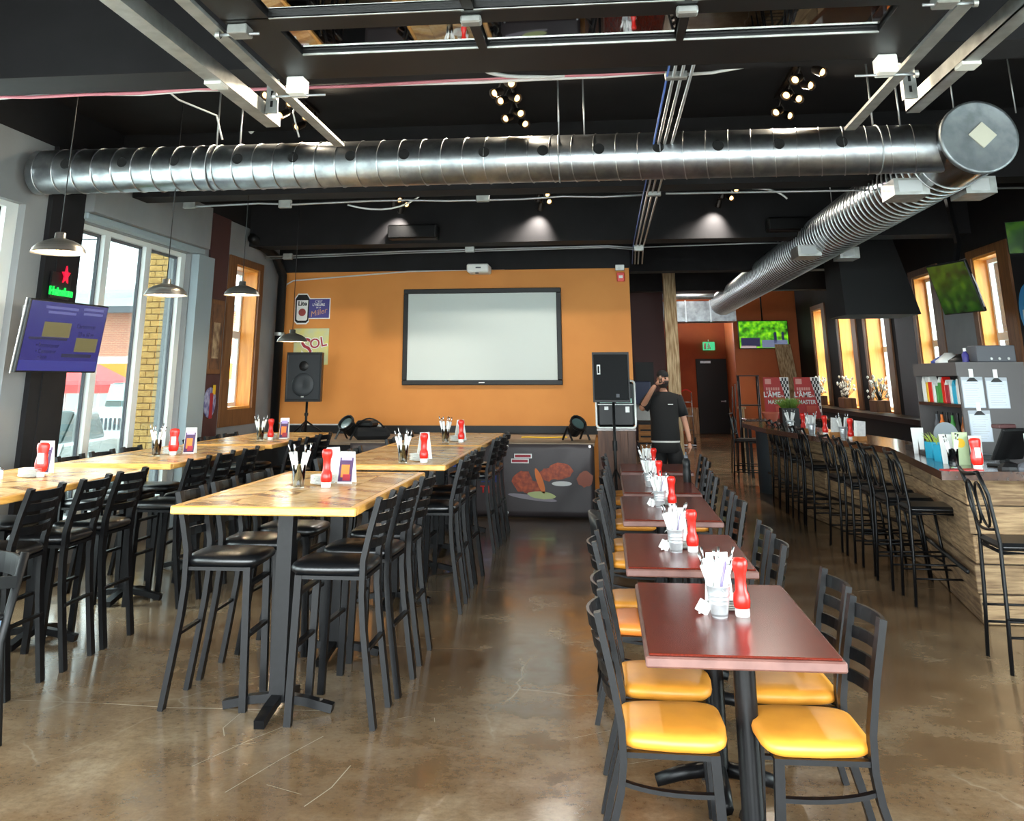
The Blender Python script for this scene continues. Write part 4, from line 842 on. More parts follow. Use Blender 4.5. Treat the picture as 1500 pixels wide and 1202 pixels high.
# ---- pendants
for k, (y, z) in enumerate(((6.29, 2.55), (8.02, 2.4), (9.8, 2.55), (11.56, 2.14))):
    t = thing('pendant_lamp', 'brushed aluminium dome pendant over the window-row tables, %s' % ('nearest', 'second', 'third', 'farthest and lowest')[k], 'lamp', (-3.75, y, z), 0, 'dome pendant lamps')
    b = MB(); b.lathe([(.184, -.004), (.18, 0), (.172, .025), (.145, .055), (.10, .078), (.055, .092), (.036, .098), (.036, .135), (.028, .14), (.026, .10), (.05, .086), (.10, .072), (.142, .05), (.168, .022), (.178, -.002)], 40, cap=False); sh = b.build('shade', M_alu, t)
    b = MB(); b.lathe([(.170, .006), (.160, .024), (.136, .048), (.096, .069), (.05, .08), (.001, .082)], 32, cap=False); b.build('shade_lining', M_shade_in, sh)
    b = MB(); b.lathe([(.012, .075), (.03, .055), (.034, .035), (.02, .012), (.001, .008)], 16); b.build('bulb', M_bulb_soft, t)
    b = MB(); b.tube([(0, 0, .13), (0, 0, ZC - z)], .004, 6); b.build('cord', M_black2, t)
    b = MB(); b.lathe([(.05, ZC - z - .03), (.06, ZC - z)], 16); b.build('ceiling_rose', M_plastic_w, t)
    L_ = bpy.data.lights.new('pendant_glow', 'POINT'); L_.energy = 1.2; L_.color = (1, .8, .55); L_.shadow_soft_size = .03; lo = bpy.data.objects.new('pendant_glow', L_); COL.objects.link(lo); lo.parent = t; lo.location = (0, 0, .0)
# ---- black loudspeaker boxes up in the dark
for (x0, x1, y, z0, z1, lb) in ((-3.05, -2.33, 13.62, 3.64, 3.84, 'above the stage wall'), (2.3, 2.9, 13.62, 3.66, 3.84, 'beside the large duct')):
    t = thing('ceiling_loudspeaker', 'black box loudspeaker on the beam %s' % lb, 'loudspeaker', ((x0 + x1) / 2, y, z0)); h = (x1 - x0) / 2; b = MB(); b.box(-h, h, -.13, .13, 0, z1 - z0, bev=.02); b.build('cabinet', M_black2, t); b = MB(); b.box(-h + .03, h - .03, -.136, -.13, .02, z1 - z0 - .02); b.build('grille', M_metal_blk, t)
# ================================================================== STAGE AND ORANGE WALL
t = thing('projection_screen', 'large white projection screen in a black frame on the orange wall', 'screen', (0, YW, 0))
x0, x1, z0, z1 = -3.13, -.645, 1.61, 3.07; f = .075
b = MB(); b.box(x0, x1, -.06, -.001, z1 - f, z1, bev=.008); b.box(x0, x1, -.06, -.001, z0, z0 + f, bev=.008); b.box(x0, x0 + f, -.06, -.001, z0 + f, z1 - f, bev=.008); b.box(x1 - f, x1, -.06, -.001, z0 + f, z1 - f, bev=.008); b.build('frame', M_black2, t)
b = MB(); b.box(x0 + f, x1 - f, -.045, -.035, z0 + f, z1 - f); b.build('fabric', M_screen, t)
b = MB(); b.box(-1.93, -1.84, -.062, -.06, z0 + .03, z0 + .045); b.build('maker_badge', M_plastic_w, t)
pj = thing('wall_projector', 'white short throw projector mounted above the screen', 'projector', (-1.9, YW - .26, 3.28)); b = MB(); b.box(-.17, .17, -.2, .2, 0, .13, bev=.02); b.build('body', M_plastic_w, pj); b = MB(); b.box(-.03, .05, -.205, -.2, .06, .08); b.build('logo_bar', M_dgrey, pj); b = MB(); b.box(-.05, .05, .2, .26, .02, .1); b.build('wall_arm', M_white, pj); b = MB(); b.lathe([(.03, -.012), (.03, 0)], 12, (-.02, -.12, 0)); b.build('lens', M_dark, pj)
fa = thing('fire_alarm', 'red fire alarm strobe at the top corner of the orange wall', 'alarm', (.29, YW, 3.15)); b = MB(); b.box(-.06, .06, -.05, 0, 0, .14, bev=.008); b.build('body', M_red, fa); b = MB(); b.box(-.03, .03, -.065, -.05, .05, .09); b.build('strobe', M_plastic_w, fa)
# beer signs
sg = thing('can_sign', 'cut-out tin sign of a white can with indigo panel', 'sign', (-4.63, YW, 2.79))
b = MB(); out = [(-.28 + .14 * math.cos(a) * 1.0, .20 * math.sin(a) * 1.15) for a in [math.radians(q) for q in range(40, 330, 15)]]
def fl_(poly, y0, y1): return MB().prism(poly, y0, y1, Matrix.Rotation(R90, 4, 'X'))
can = [(-.27, -.19), (-.23, -.225), (-.09, -.225), (-.05, -.19), (-.045, .15), (-.09, .215), (-.23, .215), (-.275, .15)]
fl_([(p[0] * 1.07 + .01, p[1] * 1.1) for p in can], .001, .010).build('backing', M_plastic_w, sg)
fl_([(-.08, -.165), (.30, -.165), (.30, .16), (-.08, .16)], .002, .009).build('backing', M_plastic_w, sg)
fl_([(-.07, -.15), (.285, -.15), (.285, .145), (-.07, .145)], .009, .012).build('indigo_panel', M_navy, sg)
fl_(can, .010, .014).build('can_outline', M_black2, sg)
fl_([(-.245, -.17), (-.22, -.19), (-.09, -.19), (-.07, -.17), (-.065, .13), (-.25, .13)], .014, .017).build('can_body', M_plastic_w, sg)
b = MB(); b.lathe([(.06, .017), (.06, .019)], 20, (0, 0, 0), Matrix.Rotation(R90, 4, 'X')); o = b.build('can_emblem', mat('brick red print', (150, 60, 56), .6), sg); o.location = (-.155, 0, -.06)
text('lettering', 'Lite', .095, M_black2, sg, (-.155, -.019, .075), FRONT, sx=1.0, bold=.003); text('lettering', "C'EST", .05, M_plastic_w, sg, (.11, -.014, .105), FRONT); text('lettering', "L'HEURE", .055, M_plastic_w, sg, (.11, -.014, .055), FRONT, bold=.001); text('lettering', 'DE LA', .03, M_plastic_w, sg, (.11, -.014, .012), FRONT); text('lettering', 'Miller', .12, mat('gold print', (190, 140, 110), .5), sg, (.11, -.014, -.065), (R90, -.25, 0), shear=.3)
sl = thing('beer_poster_sign', 'pale sage poster with crimson lettering behind the left loudspeaker', 'sign', (-4.615, YW, 2.2)); b = MB(); b.box(-.285, .285, -.012, -.001, -.28, .28, bev=.004); b.build('panel', M_sage, sl)
for nm, off, mt, bd_ in (('lettering_outline', -.014, M_plastic_w, .014), ('lettering', -.017, M_crimson, .002)):
    text(nm, 'S', .40, mt, sl, (-.07, off, -.03), (R90, -.15, 0), bold=bd_); text(nm, 'OL', .21, mt, sl, (.115, off, .05), (R90, -.2, 0), bold=bd_)
def pa(name, label, x, y, zb, zt, rz, w, stand_z0, plain=False):
    t = thing(name, label, 'loudspeaker', (x, y, 0), rz); h = zt - zb
    b = MB(); hw = w / 2; b.prism([(-hw, -.17), (hw, -.17), (hw * .8, .17), (-hw * .8, .17)], zb, zt); o = b.build('cabinet', M_black2, t)
    b = MB(); b.box(-hw + .02, hw - .02, -.186, -.171, zb + .03, zt - .03, bev=.006); b.build('grille', mat('grille mesh', (17, 18, 20), .6, spec=.15) if plain else mat('grille mesh', (36, 41, 46), .5, 0, spec=.3), t)
    if plain:
        b = MB(); b.box(-hw * .75, -hw * .55, -.192, -.186, zb + h * .55, zb + h * .75, bev=.003); b.build('handle_recess', M_galv, t); b = MB(); b.box(-hw * .70, -hw * .60, -.194, -.192, zb + h * .58, zb + h * .72); b.build('handle', M_dark, t); b = MB(); b.box(.06, .1, -.19, -.186, zb + .06, zb + .1); b.build('badge', M_dgrey, t); return t
    b = MB(); b.lathe([(.001, 0), (.05, .004), (.11, .012), (.155, .004), (.165, .0), (.165, -.004)], 28, (0, -.187, zb + h * .34), Matrix.Rotation(R90, 4, 'X'), cap=False); b.build('woofer', mat('woofer behind mesh', (34, 40, 45), .5, .2), t)
    b = MB(); b.lathe([(.001, .004), (.06, .004), (.07, 0)], 20, (0, -.187, zb + h * .72), Matrix.Rotation(R90, 4, 'X'), cap=False); b.build('tweeter', M_metal_blk, t)
    b = MB(); b.box(-.02, .02, -.19, -.186, zb + .06, zb + .1); b.build('badge', M_galv, t); return t
def stand(label, x, y, z0, z1):
    t = thing('speaker_stand', label, 'stand', (x, y, z0)); b = MB(); b.tube([(0, 0, .05), (0, 0, z1 - z0)], .018, 10); b.build('pole', M_black2, t)
    for k in range(3):
        a = k * 2.094 + .5; b = MB(); b.tube([(0, 0, (z1 - z0) * .45), (.32 * math.cos(a), .32 * math.sin(a), .012)], .012, 8); b.build('leg', M_black2, t)
    b = MB(); b.lathe([(.03, (z1 - z0) * .6), (.03, (z1 - z0) * .68)], 12); b.build('collar', M_black2, t)
pa('loudspeaker', 'black loudspeaker on a stand at the left end of the stage', -4.36, 14.2, 1.39, 2.08, .05, .52, .9); stand('black stand on the stage under the left loudspeaker', -4.34, 14.22, .9, 1.388)
p2 = pa('loudspeaker', 'black loudspeaker on a tripod beside the cherry tables', .09, 12.6, 1.42, 2.02, -.12, .46, 0, True); b = MB(); b.box(-.255, -.245, -.02, .04, 1.72, 1.84); stand('tall black tripod under the loudspeaker beside the cherry tables', .09, 12.6, 0, 1.418)
# wooden cabinet with flight case
cb = thing('wooden_cabinet', 'dark stained wooden cabinet at the right end of the stage', 'cabinet', (.12, 13.25, 0))
for k in range(5): b = MB(); b.box(-.235 + k * .094, -.145 + k * .094, -.2, -.18, .02, 1.06); b.build('plank', mat('dark walnut plank', (96, 62, 44), .6, 0, rgb2=(70, 44, 32), scale=3, stretch=(8, 8, 1), rnd=.15) if k == 0 else MATS['dark walnut plank'], cb)
b = MB(); b.box(-.24, .24, -.178, .2, .0, 1.06); b.build('body', MATS['dark walnut plank'], cb); b = MB(); b.box(-.25, .25, -.21, .21, 1.06, 1.085); b.build('top', M_bartop, cb)
fc = thing('flight_case', 'black road case with rounded white edging on the wooden cabinet', 'case', (.12, 13.22, 1.085))
b = MB(); pts = []; 
for cx, cz, a0 in ((.21, .05, -90), (.21, .55, 0), (-.21, .55, 90), (-.21, .05, 180)):
    for q in range(4): a = math.radians(a0 + q * 30); pts.append((cx + .04 * math.cos(a), -.19, cz + .04 * math.sin(a)))
b.tube(pts, .013, 8, closed=True); b.build('edging', M_plastic_w, fc)
b = MB(); b.box(-.24, .24, -.18, .18, .02, .58, bev=.03); b.build('shell', M_black2, fc); b = MB(); b.box(-.23, .23, -.186, -.18, .29, .30); b.build('lid_seam', M_plastic_w, fc); b = MB(); b.box(-.2, -.02, -.187, -.18, .315, .37); b.box(.01, .21, -.187, -.18, .315, .37); b.build('mint_strip', mat('mint plastic', (150, 196, 184), .5), fc)
for x in (-.12, .15): b = MB(); b.box(x - .025, x + .025, -.192, -.18, .20 if x > 0 else .23, .27); b.build('latch', M_galv, fc)
# stage lamps, power strips
def stage_lamp(x, y, rz, label):
    t = thing('stage_lamp', label, 'stage light', (x, y, .9), rz)
    b = MB(); d = Vector((0, -.75, .65)).normalized(); rot = Vector((0, 0, 1)).rotation_difference(d).to_matrix().to_4x4(); b.lathe([(.05, -.14), (.085, -.10), (.10, .04), (.12, .06), (.12, .10), (.105, .10), (.09, .06)], 14, (0, 0, .17), rot, cap=True, smooth=False); b.build('housing', M_black2, t)
    for s_ in (-1, 1): b = MB(); b.tube([(s_ * .14, .12, .006), (s_ * .14, 0, .17)], 0, rect=(.03, .008)); b.build('yoke', M_black2, t); b = MB(); b.tube([(s_ * .14, -.12, .006), (s_ * .14, 0, .17)], 0, rect=(.03, .008)); b.build('yoke', M_black2, t)
    b = MB(); b.lathe([(.088, 0), (.088, .004)], 14, tuple(Vector((0, 0, .17)) + d * .07), rot); b.build('lens', M_carglass, t)
stage_lamp(-.42, 13.75, .6, 'black stage lamp at the right end of the stage'); stage_lamp(-3.55, 13.65, -.5, 'black stage lamp on the stage left of the centre tables')
for k, x in enumerate((-3.78, -3.62, -3.46)):
    t = thing('power_outlet', 'grey outlet box on the stage baseboard, %s of three' % ('left', 'middle', 'right')[k], 'outlet', (x, YW - .12, .9)); b = MB(); b.box(-.05, .05, -.03, .03, 0, .14, bev=.006); b.build('box', M_galv, t); b = MB(); b.box(-.02, .02, -.034, -.03, .03, .11); b.build('plug', M_black2, t)
eb = thing('equipment_bag', 'pile of black sound gear on the stage behind the centre tables', 'equipment', (-3.25, 13.75, .9)); b = MB(); b.box(-.25, .25, -.15, .15, 0, .16, .3, bev=.05); b.build('bag', M_tee, eb); b = MB(); b.box(-.2, .05, -.1, .15, .155, .25, -.2, bev=.03); b.build('bag', M_black2, eb); b = MB(); b.tube(bez((-.2, -.1, .16), (0, -.2, .4), (.2, -.1, .16)), .012, 6); b.build('strap', M_black2, eb)
cbs = MB(); cbs.tube([(-2.9 + .09 * k, YW - .15 + .03 * math.sin(k * 1.3), .915) for k in range(26)], .01, 6); tag(cbs.build('floor_cable', M_black2), 'black cable lying along the back of the stage', 'cable')
yc = MB(); yc.tube([(-1.2 + .08 * k, 14.2 + .05 * math.sin(k * 1.1), .912) for k in range(9)], .009, 6); tag(yc.build('floor_cable', M_yellow), 'yellow cable on the stage beside the right stage lamp', 'cable')
# banner on the stage front
bn = thing('vinyl_banner', 'dark printed banner with chicken wings hung on the stage front', 'banner', (0, 13.2, 0))
m_ = MB(); vs = []; fs = []; nx, nz = 60, 14; bx0, bx1, bz0, bz1 = -3.4, -.19, .02, .885
def by(u, v):
    x = bx0 + (bx1 - bx0) * u; s = (1 - u) * 6; f = .012 * math.sin(9 * u + 3 * v) * (1 - v * .6)
    c = max(0, 1 - ((1 - u) * 3.2 + (1 - v)) ) ; return -.022 - .012 * math.sin((u * 3.2 * 3 + (1 - v) * 2.3) * 4) * (0.4 + .6 * c) - f
for j in range(nz + 1):
    for i in range(nx + 1): vs.append((bx0 + (bx1 - bx0) * i / nx, by(i / nx, j / nz), bz0 + (bz1 - bz0) * j / nz))
for j in range(nz):
    for i in range(nx): a = j * (nx + 1) + i; fs.append((a, a + 1, a + nx + 2, a + nx + 1))
m_.add(vs, fs, True); o = m_.build('sheet', M_cloth, bn); o.modifiers.new('thick', 'SOLIDIFY').thickness = .003
def blob(name, mt, cx, cz, rx, rz_, y, n=18, rough=.12, rot=0):
    poly = []
    for k in range(n):
        a = 2 * math.pi * k / n; r = 1 + random.uniform(-rough, rough); px, pz = rx * r * math.cos(a), rz_ * r * math.sin(a); poly.append((cx + px * math.cos(rot) - pz * math.sin(rot), cz + px * math.sin(rot) + pz * math.cos(rot)))
    o = MB().prism(poly, -y, -y + .002, Matrix.Rotation(R90, 4, 'X')).build(name, mt, bn); return o
P_ = -.05
blob('printed_plate', mat('plate print', (150, 140, 150), .5), -.98, .24, .32, .03, P_, rough=.0, rot=-.12)
blob('printed_wing', M_wing, -1.10, .43, .13, .13, P_ - .002); blob('printed_wing', M_wing, -.98, .36, .14, .09, P_ - .004); blob('printed_carrot', M_orangep, -.88, .44, .04, .16, P_ - .006, rough=.03, rot=.35); blob('printed_celery', M_celery, -.86, .27, .18, .045, P_ - .006, rough=.05, rot=-.08)
blob('printed_wing', M_wing, -.62, .56, .17, .10, P_ - .002); blob('printed_wing', M_wing, -.78, .52, .10, .08, P_ - .004); blob('printed_dip_bowl', M_paper, -.60, .41, .13, .03, P_ - .004, rough=0); blob('printed_wing', mat('faded wing print', (150, 72, 44), .5), -.30, .47, .10, .10, P_ - .002)
b = MB(); b.box(-1.64, -1.44, P_ - .001, P_ + .001, .42, .60); b.build('printed_blue_box', M_blue, bn); text('lettering', 'VE', .15, M_paper, bn, (-1.54, P_ - .003, .51), FRONT, bold=.003)
b = MB(); b.box(-2.45, -1.85, P_ - .001, P_ + .001, .60, .80); b.build('printed_blue_box', M_blue, bn); text('lettering', 'TTE', .12, M_red, bn, (-1.55, P_ - .003, .33), FRONT, bold=.003)
for zz, x in ((.74, -1.08), (.68, -1.12)):
    b = MB(); b.box(x - .13, x + .1, P_ - .001, P_ + .001, zz - .028, zz + .028); b.build('printed_outline', M_paper, bn); b = MB(); b.box(x - .12, x + .085, P_ - .003, P_ - .001, zz - .016, zz + .016); b.build('printed_stroke', M_crimson, bn)
for x, z in ((-.23, .86), (-.23, .06), (-1.3, .06), (-1.3, .86)): b = MB(); b.lathe([(.016, 0), (.016, .003)], 12, (x, -.055, z), Matrix.Rotation(R90, 4, 'X')); b.build('grommet', M_tin, bn)
# vertical black pipe in the corner
b = MB(); b.tube([(XL + .12, YW - .2, .902), (XL + .12, YW - .2, 3.3), (XL + .1, YW - .5, 3.55), (XL + .1, YW - 1.6, 3.7)], .07, 14); o = tag(b.build('drain_pipe', M_black2), 'fat black drain pipe in the corner beside the orange wall', 'pipe')
b = MB(); b.lathe([(.085, 0), (.085, .05)], 16, (XL + .12, YW - .2, 2.36)); b.build('pipe_collar', M_galv, o)
# left wall picture and round sign
pf = thing('framed_picture', 'tall framed vintage picture on the maroon panel', 'picture', (XL + .03, 12.62, 2.25)); b = MB(); b.box(0, .03, -.22, .22, -.48, .48, bev=.006); b.build('frame', M_wood_brn, pf); b = MB(); b.box(.03, .034, -.17, .17, -.42, .42); b.build('print', mat('sepia print', (120, 80, 54), .5, rgb2=(60, 36, 28), scale=7), pf); b = MB(); b.box(.034, .036, -.12, .10, -.28, .18, bev=0); b.build('printed_figure', mat('ivory print', (190, 168, 136), .5, rgb2=(110, 80, 60), scale=9), pf)
rs = thing('round_tin_sign', 'round blue tin sign with red bottle on the maroon panel', 'sign', (XL + .03, 12.62, 1.41)); b = MB(); b.lathe([(.19, 0), (.19, .014)], 30, (0, 0, 0), RX); b.build('disc', mat('blue tin print', (84, 84, 150), .45, rgb2=(180, 186, 214), scale=14), rs); b = MB(); b.box(.014, .02, -.02, .08, -.2, .12, bev=.01); b.build('bottle', M_crimson, rs); b = MB(); b.box(.014, .02, .06, .14, .1, .22); b.build('cap_star', M_yellow, rs)
# television and neon on the column
tv = thing('wall_television', 'tilted television with dim violet picture on the black column', 'television', (XL + .50, 8.12, 2.06)); tv.rotation_euler = (0, math.radians(7), math.radians(-8))
b = MB(); b.box(-.02, .02, -.52, .52, -.30, .30, bev=.008); b.build('casing', M_black2, tv)
def scr(y0, y1, z0, z1, mt, nm, k=0): b = MB(); b.box(.0205, .0215 + k * .0006, y0, y1, z0, z1); return b.build(nm, mt, tv)
scr(-.505, .505, -.285, .285, M_purple_screen, 'picture'); scr(-.505, .505, -.285, -.2, M_scr_blue, 'picture_band', 1); scr(-.3, .05, -.005, .12, M_scr_olive, 'picture_truck', 1); scr(.15, .45, -.12, .0, M_scr_olive, 'picture_truck', 1); scr(-.45, .03, -.03, -.01, M_scr_dk, 'picture_truck', 2); scr(.0, .40, -.17, -.14, M_scr_dk, 'picture_truck', 2)
TVR = (R90, 0, R90)
for s_, y, z, sz_ in (('Cartonneur', .25, .10, .055), ('50 x 60 m', .27, .03, .055), ('• Remorqueur', -.2, -.075, .05), ('• Conteneur', -.21, -.125, .05), ('• Semi', -.24, -.172, .045)): text('lettering', s_, sz_, M_scr_dk, tv, (.0235, y, z), TVR, ext=.0005)
for y0, y1, z in ((-.32, .1, .23), (-.28, .08, .19), (.17, .45, .24), (.18, .45, .20)): scr(y0, y1, z, z + .022, M_scr_txt, 'picture_text', 1)
b = MB(); b.tube([(-.02, 0, 0), (-.42, .4, .0)], 0, rect=(.06, .06)); b.build('bracket', M_black2, tv); b = MB(); b.tube([(-.015, -.53, -.31), (-.015, -.53, .30)], .006, 6); b.build('side_cable', M_cable_w, tv)
ns = thing('neon_beer_sign', 'green neon word under a red neon star above the violet television', 'neon sign', (XL + .082, 8.70, 2.56)); b = MB(); b.box(-.02, .0, -.17, .17, -.12, .12); b.build('backing', M_black2, ns)
text('neon_word', 'Heineken', .105, M_neon_g, ns, (.008, 0, -.06), (R90, 0, R90), ext=.006, bold=.004)
b = MB(); st5 = [((.075 if k % 2 == 0 else .034) * math.sin(math.pi * k / 5), (.09 if k % 2 == 0 else .04) * math.cos(math.pi * k / 5)) for k in range(10)]; b.prism(st5, .0, .012, Matrix.Rotation(R90, 4, 'Z') @ Matrix.Rotation(R90, 4, 'X')); o = b.build('neon_star', M_neon_r, ns); o.location = (.014, .03, .10)
tb = thing('wall_thermostat', 'small white box on the grey wall beside the violet television', 'wall box', (XL, 8.3, 2.3)); b = MB(); b.box(0, .05, -.05, .05, -.05, .05, bev=.006); b.build('cover', M_plastic_w, tb); b = MB(); b.box(.05, .052, -.02, .02, -.01, .02); b.build('display', M_dgrey, tb)
# ================================================================== BAR
bar = thing('bar_counter', 'long angled bar counter clad in weathered barn boards', 'bar', (0, 0, 0))
BF = [(2.64, 7.98), (2.93, 10.3), (2.80, 11.6), (2.52, 13.9), (2.45, 15.9)]
b = MB(); b.prism([(p[0] + .04, p[1] + .03) for p in BF] + [(2.9, 15.9), (3.0, 13.9), (3.3, 11.6), (3.4, 8.6), (5.0, 8.6), (5.0, 8.02)], 0, .99); b.build('body', mat('dark bar carcass', (40, 34, 30), .8), bar)
def boards(p, q, rows=5, L_=1.3):
    p = Vector((*p, 0)); q = Vector((*q, 0)); d = (q - p); n = d.length; d.normalize(); nrm = Vector((d.y, -d.x, 0)); hh = .99 / rows
    ang = math.atan2(d.y, d.x)
    for r in range(rows):
        s = -random.uniform(0, .5)
        while s < n:
            e = s + L_ * random.uniform(.8, 1.3); a, c_ = max(0, s) + .004, min(n, e) - .004
            if c_ - a > .06:
                th = random.uniform(.025, .045); m_ = MB(); m_.box(0, c_ - a, -th, 0, r * hh + .004, (r + 1) * hh - .004, bev=.006); o = m_.build('board', M_barn, bar)
                o.location = p + d * a; o.rotation_euler = (0, 0, ang)
            s = e
boards((2.66, 8.01), (5.0, 8.01)); 
for a, c_ in zip(BF[1:][::-1], BF[:-1][::-1]): boards((a[0] + .03, a[1]), (c_[0] + .03, c_[1]))
b = MB(); b.prism([(2.40, 7.74), (2.74, 10.31), (2.50, 11.7), (2.12, 13.9), (2.03, 15.6), (2.1, 16.1), (2.75, 16.1), (2.95, 13.9), (3.2, 11.7), (3.26, 8.42), (5.0, 8.42), (5.0, 7.74)], .99, 1.05); b.build('bar_top', M_bartop, bar)
b = MB(); b.tube([(2.585, 8.02, .34), (2.865, 10.28, .34), (2.74, 11.6, .34), (2.455, 13.9, .34), (2.39, 15.7, .34)], .016, 8); b.build('foot_rail', M_black2, bar)
b = MB(); b.prism([(2.72, 8.9), (2.86, 10.2), (3.2, 10.2), (3.2, 8.9)], 1.05, 1.085); b.build('drip_tray', M_black2, bar)
ec = MB(); ec.lathe([(.29, 0), (.29, .99)], 28, (2.62, 16.35, 0)); o = ec.build('rounded_end', mat('slate blue paint', (44, 52, 58), .6), bar)
# shelf unit with clipboards
su = thing('back_bar_cabinet', 'charcoal shelf cabinet standing behind the bar corner', 'cabinet', (0, 0, 0))
X0, X1, Y0, Y1, ZT = 3.2, 3.78, 9.5, 10.75, 1.84
b = MB(); b.box(X0, X1, Y0, Y0 + .03, .0, ZT); b.build('end_panel', M_greypaint, su)
b = MB(); b.box(X1 - .03, X1, Y0 + .03, Y1, 0, ZT); b.build('back_panel', M_black2, su); b = MB(); b.box(X0, X1, Y1, Y1 + .03, 0, ZT); b.build('end_panel', M_greypaint, su)
for z in (1.10, 1.44, 1.79): b = MB(); b.box(X0, X1 - .03, Y0 + .03, Y1, z, z + .03); b.build('shelf', M_bartop, su)
b = MB(); b.box(X0 - .012, X0, Y0, Y1 + .03, 1.72, ZT); b.build('fascia', M_greypaint, su)
for k, (x, z) in enumerate(((3.31, 1.58), (3.52, 1.575), (3.335, 1.29))):
    t = thing('clipboard', 'clipboard of papers hung on the charcoal cabinet, %s' % ('upper left', 'upper right', 'lower one')[k], 'clipboard', (x, Y0, z), 0, 'clipboards')
    b = MB(); b.box(-.095, .095, -.006, 0, -.14, .13, bev=.003); b.build('board', mat('pale board', (170, 176, 184), .5), t); b = MB(); b.box(-.088, .088, -.009, -.006, -.135, .10); b.build('paper', mat('blue white paper', (206, 214, 226), .7), t)
    b = MB()
    for r in range(10): b.box(-.07, .07 - .04 * random.random(), -.0098, -.009, .07 - r * .02, .073 - r * .02)
    b.build('writing', M_galv, t); b = MB(); b.prism([(-.05, .09), (.05, .09), (.015, .125), (-.015, .125)], .006, .02, Matrix.Rotation(R90, 4, 'X')); b.build('clip', M_black2, t); b = MB(); b.box(-.018, .018, -.01, 0, .12, .20); b.build('hook_strip', M_plastic_w, t)
cols = (M_plastic_w, M_yellow, M_red, M_plastic_w, M_green, M_green, M_red, M_crimson, M_plastic_w, M_teal, M_plastic_w, M_orangep)
cn = ('white', 'yellow', 'red capped', 'white striped', 'green', 'dark green', 'red', 'crimson', 'pale', 'teal', 'ivory', 'orange')
for k in range(12):
    y = 10.68 - k * .098
    t = thing('juice_carton', '%s carton on the cabinet shelf, number %s from the far end' % (cn[k], ('one', 'two', 'three', 'four', 'five', 'six', 'seven', 'eight', 'nine', 'ten', 'eleven', 'twelve')[k]), 'carton', (X0 + .08, y, 1.47), random.uniform(-.2, .2), 'cartons on the cabinet shelf'); hh = random.uniform(.2, .25)
    b = MB(); b.box(-.038, .038, -.038, .038, 0, hh * .78, bev=.004); b.build('body', cols[k], t); b = MB(); b.add([(-.038, -.038, hh * .78), (.038, -.038, hh * .78), (.038, .038, hh * .78), (-.038, .038, hh * .78), (-.038, 0, hh), (.038, 0, hh)], [(0, 1, 5, 4), (2, 3, 4, 5), (1, 2, 5), (3, 0, 4), (3, 2, 1, 0)]); b.build('gable_top', M_plastic_w if k % 3 else cols[k], t)
for k in range(7):
    t = thing('liquor_bottle', 'small bottle on the lower cabinet shelf, number %s from the camera' % ('one', 'two', 'three', 'four', 'five', 'six', 'seven')[k], 'bottle', (X0 + .1, 9.66 + k * .15, 1.13), 0, 'bottles on the lower cabinet shelf'); lathe_obj('body', [(.03, 0), (.032, .01), (.032, .13), (.014, .18), (.012, .23)], (M_brown_hat, mat('amber glass', (150, 80, 30), .15), M_black2, M_green, M_brown_hat, M_orangep, M_dgrey)[k], t, 12); lathe_obj('cap', [(.014, .225), (.014, .25)], M_black2, t, 10)
jk = thing('folded_jersey', 'heap of blue, white and red fabric on the charcoal cabinet', 'clothing', (3.42, 10.2, ZT))
for nm, mt, dx, dy, s in (('blue_fold', M_blue, -.05, .05, .2), ('white_fold', M_plastic_w, -.1, -.1, .16), ('red_fold', M_crimson, .08, .2, .18), ('dark_fold', M_black2, .02, -.25, .2)):
    b = MB(); b.lathe([(s, 0), (s * 1.02, .02), (s * .7, .05), (s * .3, .075 + random.random() * .03), (.001, .08)], 12, (dx, dy, 0)); o = b.build(nm, mt, jk); o.scale = (.8, 1, 1)
sf = thing('black_safe', 'dark equipment box on top of the charcoal cabinet', 'box', (3.58, 9.68, ZT)); b = MB(); b.box(-.17, .17, -.12, .12, 0, .15, bev=.008); b.build('body', M_dgrey, sf)
for x in (-.05, .02, .1): b = MB(); b.lathe([(.012, 0), (.012, .01)], 10, (x, -.12, .03), Matrix.Rotation(R90, 4, 'X')); b.build('knob', M_galv, sf)
pb = thing('cleaner_bottle', 'purple bottle between the fabric heap and dark box', 'bottle', (3.36, 9.72, ZT)); lathe_obj('body', [(.03, 0), (.032, .07), (.012, .10)], M_navy, pb, 12); lathe_obj('cap', [(.016, .10), (.016, .13)], M_plastic_w, pb, 10)
# small round grey sign and chalkboard in front of the cabinet
gs = MB(); gs.lathe([(.10, 0), (.10, .01)], 28, (0, 0, 0), Matrix.Rotation(R90, 4, 'X')); o = gs.build('round_grey_board', mat('slate grey disc', (120, 128, 134), .6), None); o.location = (2.86, 8.98, 1.24); tag(o, 'round slate grey disc standing on the bar drip tray', 'sign'); b = MB(); b.tube([(0, .006, -.155), (0, .006, -.05)], .008, 6); b.build('stem', M_black2, o)
